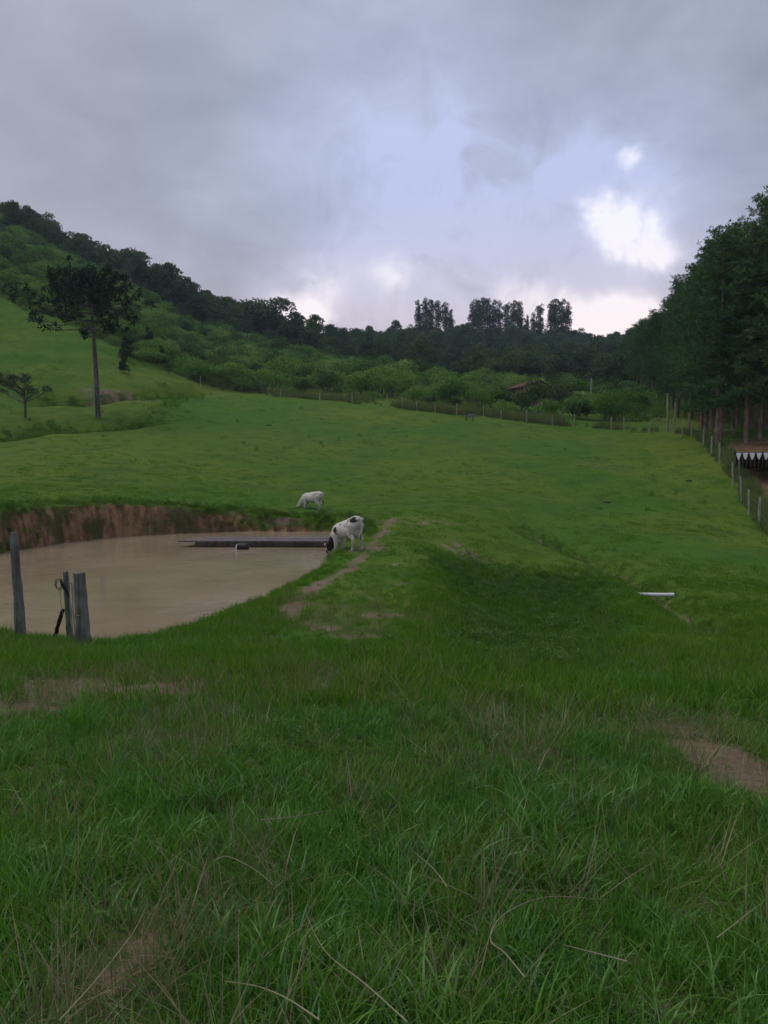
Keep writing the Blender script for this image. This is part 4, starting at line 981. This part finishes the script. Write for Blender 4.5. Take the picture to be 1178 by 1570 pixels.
def eyes(parent, hz_, slope):
    for s in (-1, 1):
        bm = bmesh.new(); bmesh.ops.create_icosphere(bm, subdivisions=2, radius=.019); me = bpy.data.meshes.new('eye'); bm.to_mesh(me); bm.free(); me.materials.append(M_BLACK)
        o = link('eye', me, parent); o.location = (.948, s*.098, .345+hz_+slope*.948)
eyes(cow, .06, slope1)
# near hind hoof stands on g1: local (-.55,+.15) for a cow seen from its left side
c_, s__ = math.cos(hd1), math.sin(hd1); lx, ly = -.55*sc1, .15*sc1
cow.location = (g1.x-(c_*lx-s__*ly), g1.y-(s__*lx+c_*ly), g1.z+.11*sc1*slope1*-1*0-slope1*-.55*sc1-.02)
g2 = ground(488, 783, 24); sc2 = .86
M_C2 = coat_mat('pale_coat', -.16, [((-.79, .01, .45), .14), ((-.78, .01, .6), .06), ((.9, 0, .2), .16)], white=(.60, .56, .50), speck=.72)
hd2 = math.pi-R(28); cow2 = empty('cow', (0, 0, 0), hd2); cow2.scale = (sc2,)*3; tag(cow2, 'cream white calf grazing in the field beyond the pond', 'cow')
link('body', cow_mesh('cow_body', -.16, -.04, -.03, M_C2), cow2); eyes(cow2, -.03, -.16)
c_, s__ = math.cos(hd2), math.sin(hd2); lx, ly = -.55*sc2, .15*sc2
cow2.location = (g2.x-(c_*lx-s__*ly), g2.y-(s__*lx+c_*ly), g2.z-.16*.55*sc2-.06)
# ------------------------------------------------------------------ grass
def blade_clump(seed, n, rad, l0, l1, w0, w1, lean, bend, segs=4, m=None, name='grass_tuft'):
    r = np.random.default_rng(seed); V = []; Fq = []; b = 0
    for i in range(n):
        a = r.random()*6.283; q = rad*math.sqrt(r.random()); p = np.array([q*math.cos(a), q*math.sin(a), -.01])
        az = r.random()*6.283; L = r.uniform(l0, l1); w_ = r.uniform(w0, w1); th = abs(r.normal(0, lean)); bd = r.uniform(.3, 1.0)*bend
        tw = r.uniform(-.8, .8); sd_ = np.array([-math.sin(az+tw), math.cos(az+tw), 0.0])
        for k in range(segs+1):
            t_ = k/segs; wd = w_*(1-t_**2.2)*(.55+.9*t_*(1-t_)*1.6)+.0004
            V += [p-sd_*wd*.5, p+sd_*wd*.5]
            ang = th+bd*t_; p = p+np.array([math.sin(ang)*math.cos(az), math.sin(ang)*math.sin(az), math.cos(ang)])*L/segs
        for k in range(segs): Fq.append((b+2*k, b+2*k+1, b+2*k+3, b+2*k+2))
        b += 2*(segs+1)
    me = mesh_np(name, np.array(V), np.array(Fq), True); me.materials.append(m); return me
def leafy_weed(seed, n, h, leaf, m):
    r = np.random.default_rng(seed); V = []; Fq = []; b = 0
    for i in range(n):
        a = r.random()*6.283; th = r.uniform(.2, 1.35); z = h*r.random()**.8; d_ = np.array([math.sin(th)*math.cos(a), math.sin(th)*math.sin(a), math.cos(th)*.8])
        s = leaf*r.uniform(.6, 1.2); c = np.array([0, 0, z])+np.array([math.cos(a), math.sin(a), 0])*h*r.uniform(.05, .6); sd_ = np.array([-math.sin(a), math.cos(a), 0])*s*.28
        V += [c, c+d_*s*.5+sd_, c+d_*s-np.array([0, 0, s*.25]), c+d_*s*.5-sd_]; Fq.append((b, b+1, b+2, b+3)); b += 4
    me = mesh_np('weed', np.array(V), np.array(Fq), False); me.materials.append(m); return me
M_G1 = leaf_mat('long_grass', (0.062, 0.225, 0.017), (0.175, 0.345, 0.033), (0.30, 0.29, 0.11), nscale=.8, transl=.4, gloss=.07, k3=.02)
M_G2 = leaf_mat('turf_grass', (0.080, 0.225, 0.015), (0.165, 0.290, 0.025), (0.26, 0.26, 0.08), nscale=.25, transl=.4, gloss=.03, k3=.04)
M_GB = leaf_mat('bluish_grass', (0.075, 0.220, 0.040), (0.155, 0.315, 0.060), (0.36, 0.34, 0.19), nscale=1.1, transl=.35, gloss=.10, k3=.02)
M_DRY = leaf_mat('dry_grass', (0.21, 0.17, 0.10), (0.34, 0.28, 0.17), (0.09, 0.15, 0.04), nscale=1.0, transl=.3, gloss=.05, k3=.3)
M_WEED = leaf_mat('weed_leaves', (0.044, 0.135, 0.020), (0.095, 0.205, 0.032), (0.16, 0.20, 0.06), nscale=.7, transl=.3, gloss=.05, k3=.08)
M_LUSH_SHADE = leaf_mat('lush_grass_shade', (0.042, 0.150, 0.018), (0.100, 0.225, 0.026), (0.15, 0.20, 0.06), nscale=.6, transl=.35, gloss=.03, k3=.05)  # lush grass with the dam face's shade put into its green
M_FDRY = leaf_mat('fence_weeds', (0.13, 0.18, 0.06), (0.24, 0.21, 0.11), (0.10, 0.19, 0.045), nscale=.15, transl=.3, gloss=.02, k3=.3)

MARGIN = 3.2
def pts_in(n_try, d0, d1, dens, margin=MARGIN, spread=.56):
    """random ground points in the view wedge; dens(x, y) = chance to keep"""
    r = np.random.default_rng(int(d0*100+n_try))
    yy_ = np.linspace(d0, d1, 400); cdf = np.cumsum(spread*yy_+margin); y = np.interp(r.random(n_try), (cdf-cdf[0])/(cdf[-1]-cdf[0]), yy_); x = (r.random(n_try)*2-1)*(spread*y+margin)
    z = hz(x, y); k = r.random(n_try) < dens(x, y); pdist = poly_sd(x, y, POND); k &= (z > ZW+.02) | (pdist < -1.6)
    return x[k], y[k], z[k], r
def put(name, coll, nv, xyz, scl, label, tilt=.12, sink=.0, cat='grass', idx=None):
    x, y, z, r = xyz; n = len(x)
    rot = np.column_stack([r.normal(0, tilt, n), r.normal(0, tilt, n), r.random(n)*6.283])
    if idx is None: idx = r.integers(0, nv, n)
    return scatter(name, coll, np.column_stack([x, y, z-sink]), rot, scl(x, y, r), idx, label, cat)
def area(d0, d1, spread=.56): return spread*(d1*d1-d0*d0)+2*MARGIN*(d1-d0)
DM = lambda x, y: masks(x, y)
# lush tussocks near the camera
lush = [blade_clump(i, 30, .08, .09, .26, .005, .011, .5, 1.4, 5, M_G1) for i in range(5)]+[blade_clump(20+i, 18, .09, .14, .34, .007, .014, .55, 1.6, 5, M_GB) for i in range(3)]+[blade_clump(30+i, 34, .09, .08, .2, .004, .007, .55, 1.0, 4, M_G1) for i in range(3)]
lc = variant_coll('lush_tuft', lush)
hn = lambda x, y: (.78+1.5*fbm(x, y, 1.1, 70)+.6*fbm(x, y, .35, 75))*(1-.45*straw_mask(x, y))
A = area(1.2, 9.5)
put('long_grass', lc, 11, pts_in(int(area(.4, 13)*210), .4, 13, lambda x, y: (1-.97*sstep(.3, .62, DM(x, y)))*(1-.7*straw_mask(x, y))*np.interp(np.hypot(x, y), [1, 5, 9, 13], [1, .8, .5, .12])),
    lambda x, y, r: np.clip(r.uniform(.4, 1.05, len(x))*hn(x, y)*np.interp(y, [1, 4, 9.5, 13], [.95, .85, .7, .45]), .22, 1.2), 'long lush green grass in the foreground')
crp = [blade_clump(40+i, 34, .10, .05, .15, .004, .0085, .95, .7, 3, M_G1) for i in range(4)]+[blade_clump(48+i, 30, .10, .05, .14, .005, .010, 1.0, .6, 3, M_GB) for i in range(2)]
cc_ = variant_coll('creeping_tuft', crp)
put('creeping_grass', cc_, 6, pts_in(int(area(.4, 8.5)*190), .4, 8.5, lambda x, y: (1-.95*sstep(.3, .62, DM(x, y)))*(1-.6*straw_mask(x, y))*np.interp(y, [1, 4, 8.5], [1, .8, .35])),
    lambda x, y, r: r.uniform(.6, 1.25, len(x)), 'short creeping grass blades covering the foreground ground', tilt=.2)
# thatch of dry straw lying between the tufts
dry = [blade_clump(60+i, 22, .12, .10, .34, .0025, .005, 1.15, .6, 3, M_DRY) for i in range(4)]
dc = variant_coll('straw_tuft', dry)
put('dry_straw', dc, 4, pts_in(int(area(.4, 16)*95), .4, 16, lambda x, y: np.clip(.03+.9*straw_mask(x, y)+.7*sstep(.2, .4, DM(x, y))*(1-.85*sstep(.5, .8, DM(x, y)))+.5*sstep(.12, .3, fbm(x, y, .8, 80)), 0, 1)*np.interp(y, [0, 9, 16], [1, .6, .4])),
    lambda x, y, r: r.uniform(.6, 1.3, len(x)), 'dry straw and thatch lying in the foreground grass')
# medium turf to the pond, the dam and the hollow
turf = [blade_clump(90+i, 40, .13, .07, .17, .005, .009, .5, .9, 3, M_G2) for i in range(5)]
tc2 = variant_coll('turf_tuft', turf)
put('pasture_turf', tc2, 5, pts_in(int(area(6, 24)*70), 6, 24, lambda x, y: (1-.93*sstep(.3, .6, DM(x, y)))*(1-.45*crest(x, y))*(1-.6*dam_face(x, y))*np.interp(y, [6, 10, 16, 24], [.3, 1, .7, .4])),
    lambda x, y, r: r.uniform(.6, 1.25, len(x))*(1+1.1*np.clip(fbm(x, y, .5, 71), -.4, 1))*(1-.5*crest(x, y))*np.interp(y, [8, 14, 24], [1.25, 1.0, .9]), 'short green turf around the pond and dam')
# long grass at the foot of the gate posts
put('verge_grass', lc, 11, pts_in(6400, 9.2, 14.0, lambda x, y: sstep(.05, -.15, x/y+.12)*(1-.8*sstep(.4, .7, DM(x, y)))*.75), lambda x, y, r: r.uniform(.5, .95, len(x)), 'longer grass along the near edge of the pond')
# grazed field
fld = [blade_clump(130+i, 46, .26, .05, .12, .012, .022, .6, .8, 2, M_G2) for i in range(4)]
fc2 = variant_coll('field_tuft', fld)
put('field_grass', fc2, 4, pts_in(int(area(22, 60)*13), 22, 60, lambda x, y: (1-.95*sstep(.3, .6, DM(x, y)))*np.interp(y, [22, 30, 40, 60], [1, .8, .3, .08])*np.clip(.55+1.6*fbm(x, y, .35, 73), .1, 1)),
    lambda x, y, r: r.uniform(.5, 1.2, len(x)), 'short grazed grass of the pasture')
put('upper_field_grass', fc2, 4, pts_in(int(area(58, 118)*2.2), 58, 118, lambda x, y: np.clip(.12+2.0*fbm(x, y, .22, 74), .0, .6)*np.interp(pxof(x, y), [250, 330], [1, .25])*sstep(0, -4, y-np.interp(pxof(x, y), *SS))),
    lambda x, y, r: r.uniform(.9, 2.1, len(x)), 'tussocky grass on the upper slope of the pasture')
tus = [blade_clump(140+i, 60, .30, .12, .34, .012, .024, .6, 1.0, 3, M_G2) for i in range(2)]+[blade_clump(145, 60, .25, .1, .3, .012, .02, .7, 1.0, 3, M_FDRY)]+[leafy_weed(149, 90, .3, .1, M_WEED)]
put('field_tussocks', variant_coll('field_tussock', tus), 4, pts_in(int(area(24, 95)*.16), 24, 95, lambda x, y: np.clip(.2+2.2*fbm(x, y, .14, 76), .03, 1)*sstep(0, -4, y-np.interp(pxof(x, y), *SS))),
    lambda x, y, r: r.uniform(.4, 1.1, len(x)), 'scattered rough tussocks left ungrazed in the pasture')
# leafy weeds on the outer face of the dam and in the bank
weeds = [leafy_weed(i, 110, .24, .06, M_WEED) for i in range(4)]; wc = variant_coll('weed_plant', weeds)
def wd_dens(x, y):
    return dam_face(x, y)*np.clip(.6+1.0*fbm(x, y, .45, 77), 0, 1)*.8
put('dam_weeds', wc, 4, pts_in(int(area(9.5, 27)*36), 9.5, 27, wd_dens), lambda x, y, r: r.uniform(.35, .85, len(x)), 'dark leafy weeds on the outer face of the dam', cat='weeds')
lushb = [blade_clump(110+i, 40, .13, .08, .2, .006, .010, .6, 1.0, 3, M_LUSH_SHADE) for i in range(4)]
put('dam_face_grass', variant_coll('lush_bank_tuft', lushb), 4, pts_in(int(area(7.5, 27)*70), 7.5, 27, lambda x, y: dam_face(x, y)*np.interp(y, [7, 14, 27], [1, .8, .4])), lambda x, y, r: r.uniform(.6, 1.35, len(x)), 'lush grass on the outer face of the dam, coloured darker for shade')
put('ground_weeds', wc, 4, pts_in(int(area(4.5, 11)*22), 4.5, 11, lambda x, y: np.clip(.12+1.2*fbm(x, y, .7, 78), 0, .8)), lambda x, y, r: r.uniform(.25, .55, len(x)), 'small leafy weeds among the foreground grass', cat='weeds')
r = np.random.default_rng(91); n = 60000
x = r.uniform(-22, 2.5, n); y = r.uniform(20, 37, n); z = hz(x, y); pd = poly_sd(x, y, POND); px = pxof(x, y)
far = y > np.interp(x, [-22, -12, -6, 0], [17, 19, 22, 27]); k = far & (pd > -1.3) & (pd < .35) & (z > ZW+.05)
lip = np.where(pd < -.25, .85, .16); lip = np.where(px < 110, .8, lip); lip = np.where((px > 290), .95, lip); k &= r.random(n) < lip*np.clip(.6+1.6*fbm(x, y, .8, 79), .05, 1)
bankc = variant_coll('bank_tuft', [blade_clump(160+i, 40, .16, .10, .26, .008, .016, .6, 1.3, 3, M_G2) for i in range(3)]+weeds[:2]+[blade_clump(170, 30, .16, .10, .3, .006, .012, .6, 1.3, 3, M_FDRY)])
k &= r.random(n) < .5
put('bank_vegetation', bankc, 6, (x[k], y[k], z[k], r), lambda x, y, r: r.uniform(.45, 1.0, len(x)), 'grass and weeds hanging over the far bank of the pond', tilt=.3)
r = np.random.default_rng(97)
def along(P_, n, sig):
    P_ = np.array(P_); t_ = r.random(n)*(len(P_)-1); i0 = t_.astype(int); f_ = (t_-i0)[:, None]
    q = P_[i0]*(1-f_)+P_[np.minimum(i0+1, len(P_)-1)]*f_+r.normal(0, sig, (n, 2)); return q[:, 0], q[:, 1], hz(q[:, 0], q[:, 1]), r
put('scarp_weeds', bankc, 6, along(SCARP+SCARP2[::-1], 900, .9), lambda x, y, r: r.uniform(1.0, 2.6, len(x)), 'rough weeds along the washed-out scarp below the araucaria', cat='weeds', tilt=.2)
put('ditch_weeds', bankc, 6, along(DITCH, 520, .42), lambda x, y, r: r.uniform(.3, .7, len(x)), 'rough weeds along the drainage ditch', cat='weeds', tilt=.25)
# tall brownish weeds along the fence at the top of the field
fw = [blade_clump(180+i, 60, .5, .5, 1.25, .03, .06, .25, .5, 3, M_FDRY) for i in range(4)]; fwc = variant_coll('fence_weed', fw)
r = np.random.default_rng(93); n = 1500; tt_ = r.random(n)*(len(ff)-1); i0 = tt_.astype(int); fr = tt_-i0; FXY = np.array([(q.x, q.y) for q in ff])
xy = FXY[i0]*(1-fr)[:, None]+FXY[np.minimum(i0+1, len(ff)-1)]*fr[:, None]; off = r.uniform(.2, 5.0, n); xy = xy+np.column_stack([off*.25*0, off]); px = pxof(xy[:, 0], xy[:, 1])
k = r.random(n) < np.interp(px, [300, 340, 640, 760, 900, 1030], [1, 1, .9, .6, .4, .3]); k &= r.random(n) < np.clip(.45+2.2*fbm(xy[:, 0], xy[:, 1], .25, 83), .03, 1); xy = xy[k]
put('fence_line_weeds', fwc, 4, (xy[:, 0], xy[:, 1], hz(xy[:, 0], xy[:, 1]), r), lambda x, y, r: r.uniform(.3, 1.0, len(x))*(1+1.2*fbm(x, y, .3, 84)), 'tall brownish weeds growing along the top fence', cat='weeds', tilt=.08)
r = np.random.default_rng(95); n = 380; tt_ = r.random(n)*(len(fp)-1); i0 = tt_.astype(int); fr = tt_-i0; FXY = np.array([(q.x, q.y) for q in fp])
xy = FXY[i0]*(1-fr)[:, None]+FXY[np.minimum(i0+1, len(fp)-1)]*fr[:, None]; xy = xy+np.column_stack([r.uniform(.1, 1.3, n), r.normal(0, .3, n)])
put('side_fence_weeds', fwc, 4, (xy[:, 0], xy[:, 1], hz(xy[:, 0], xy[:, 1]), r), lambda x, y, r: r.uniform(.25, .6, len(x)), 'weeds growing along the fence on the right', cat='weeds', tilt=.08)

# ------------------------------------------------------------------ single tussocks and straw stalks that stand out
def lone_tuft(px, py, s_, m, label, seed, n=70, L=(.3, .55)):
    q = ground(px, py); me = blade_clump(seed, n, .09, L[0], L[1], .005, .010, .45, 1.2, 5, m, 'grass_tussock'); o = link('grass_tussock', me); o.location = q; o.scale = (s_,)*3; tag(o, label, 'grass')
lone_tuft(16, 1078, 1.0, M_G1, 'spiky dark tussock beside the orange bare earth at the left edge', 201)
lone_tuft(118, 1128, .95, M_G1, 'broad upright tussock right of the bare patch on the left', 202)
lone_tuft(605, 1375, .55, M_GB, 'pale bluish tussock in the centre foreground', 203, 40)
def stalk(pts, label, rad=.0024, lift=.19):
    P_ = []
    for px, py in pts:
        q = first_ground(px, py, lambda a, b: hz(a, b)+lift); P_.append(Vector((q[0], q[1], float(hz(q[0], q[1]))+lift)))
    sm = []
    for i in range(len(P_)-1):
        a, b, c, d = P_[max(i-1, 0)], P_[i], P_[i+1], P_[min(i+2, len(P_)-1)]
        for t_ in np.linspace(0, 1, 6, endpoint=False): sm.append(.5*((2*b)+(c-a)*t_+(2*a-5*b+4*c-d)*t_*t_+(3*b-a-3*c+d)*t_**3))
    sm.append(P_[-1]); n = len(sm); mb = MB(); o0 = sm[0]
    mb.tube([p-o0 for p in sm], [rad*(1-.7*i/n) for i in range(n)], 5); o = mb.build('dry_stalk', M_STRAW, None, True); o.location = o0; tag(o, label, 'stalk', 'dry stalks lying in the foreground grass')
M_STRAW = plain_mat('straw', (.30, .27, .17), .7, .3, .4, 30)
for pts, lb in [([(625, 1568), (560, 1510), (500, 1460), (470, 1405)], 'long straw-coloured stalk slanting to the bottom edge, left of centre'),
                ([(805, 1502), (775, 1465), (752, 1440), (775, 1402), (840, 1377), (935, 1382)], 'bent straw-coloured stalk curving round a bare patch'),
                ([(92, 1568), (150, 1500), (205, 1430), (226, 1388)], 'long thin stalk slanting across the lower left grass'),
                ([(490, 1568), (440, 1532), (395, 1515), (345, 1508)], 'pale stalk arching near the bottom edge, left of centre'),
                ([(686, 1362), (662, 1332), (630, 1305)], 'short stalk above the bent one in the centre'),
                ([(962, 1478), (915, 1462), (868, 1450)], 'short pale stalk right of the bent one'),
                ([(400, 1259), (450, 1254), (508, 1244)], 'pale stalk lying level in the middle of the grass'),
                ([(1100, 1440), (1125, 1420), (1160, 1390)], 'thin stalk near the lower right edge'),
                ([(330, 1320), (350, 1315), (390, 1335), (420, 1360)], 'arched grass stalk left of centre')]: stalk(pts, lb)
# dark dung pats on the upper field
for i, (px, py, lb) in enumerate([(1057, 738, 'dark dung pat on the right slope of the pasture'), (462, 626, 'small dark dung pat near the top of the field'), (412, 653, 'small dark dung pat lower on the left of the field'), (930, 771, 'flat dung pat on the lower right slope')]):
    q = ground(px, py, 20); bm = bmesh.new(); bmesh.ops.create_icosphere(bm, subdivisions=3, radius=1)
    for v in bm.verts: k_ = 1+.25*mnoise.noise(v.co*1.7+Vector((i*5, 0, 0))); v.co = Vector((v.co.x*.22*k_, v.co.y*.2*k_, max(-.02, v.co.z*.09*k_)))
    me = bpy.data.meshes.new('dung_pat'); bm.to_mesh(me); bm.free(); me.materials.append(plain_mat('dung', (.03, .026, .016), .9)); o = link('dung_pat', me); o.location = q; tag(o, lb, 'dung')

# ------------------------------------------------------------------ evening haze in the valley
mh, tt, out = mat('haze'); pvn = tt.new('ShaderNodeVolumePrincipled')
pvn.inputs['Color'].default_value = (0.60, 0.74, 1.0, 1); pvn.inputs['Density'].default_value = 0.00024; pvn.inputs['Anisotropy'].default_value = 0.2
pvn.inputs['Density Attribute'].default_value = ''; pvn.inputs['Color Attribute'].default_value = ''; pvn.inputs['Temperature Attribute'].default_value = ''
tt.l.new(pvn.outputs[0], out.inputs[1])
hb = MB(); zlo = float(GZ.min())-1.2; ztop = 96.0; hb.box((0, 230, (zlo+ztop)/2), (602, 542, ztop-zlo)); tag(hb.build('haze', mh), 'thin evening haze filling the valley', kind='stuff')
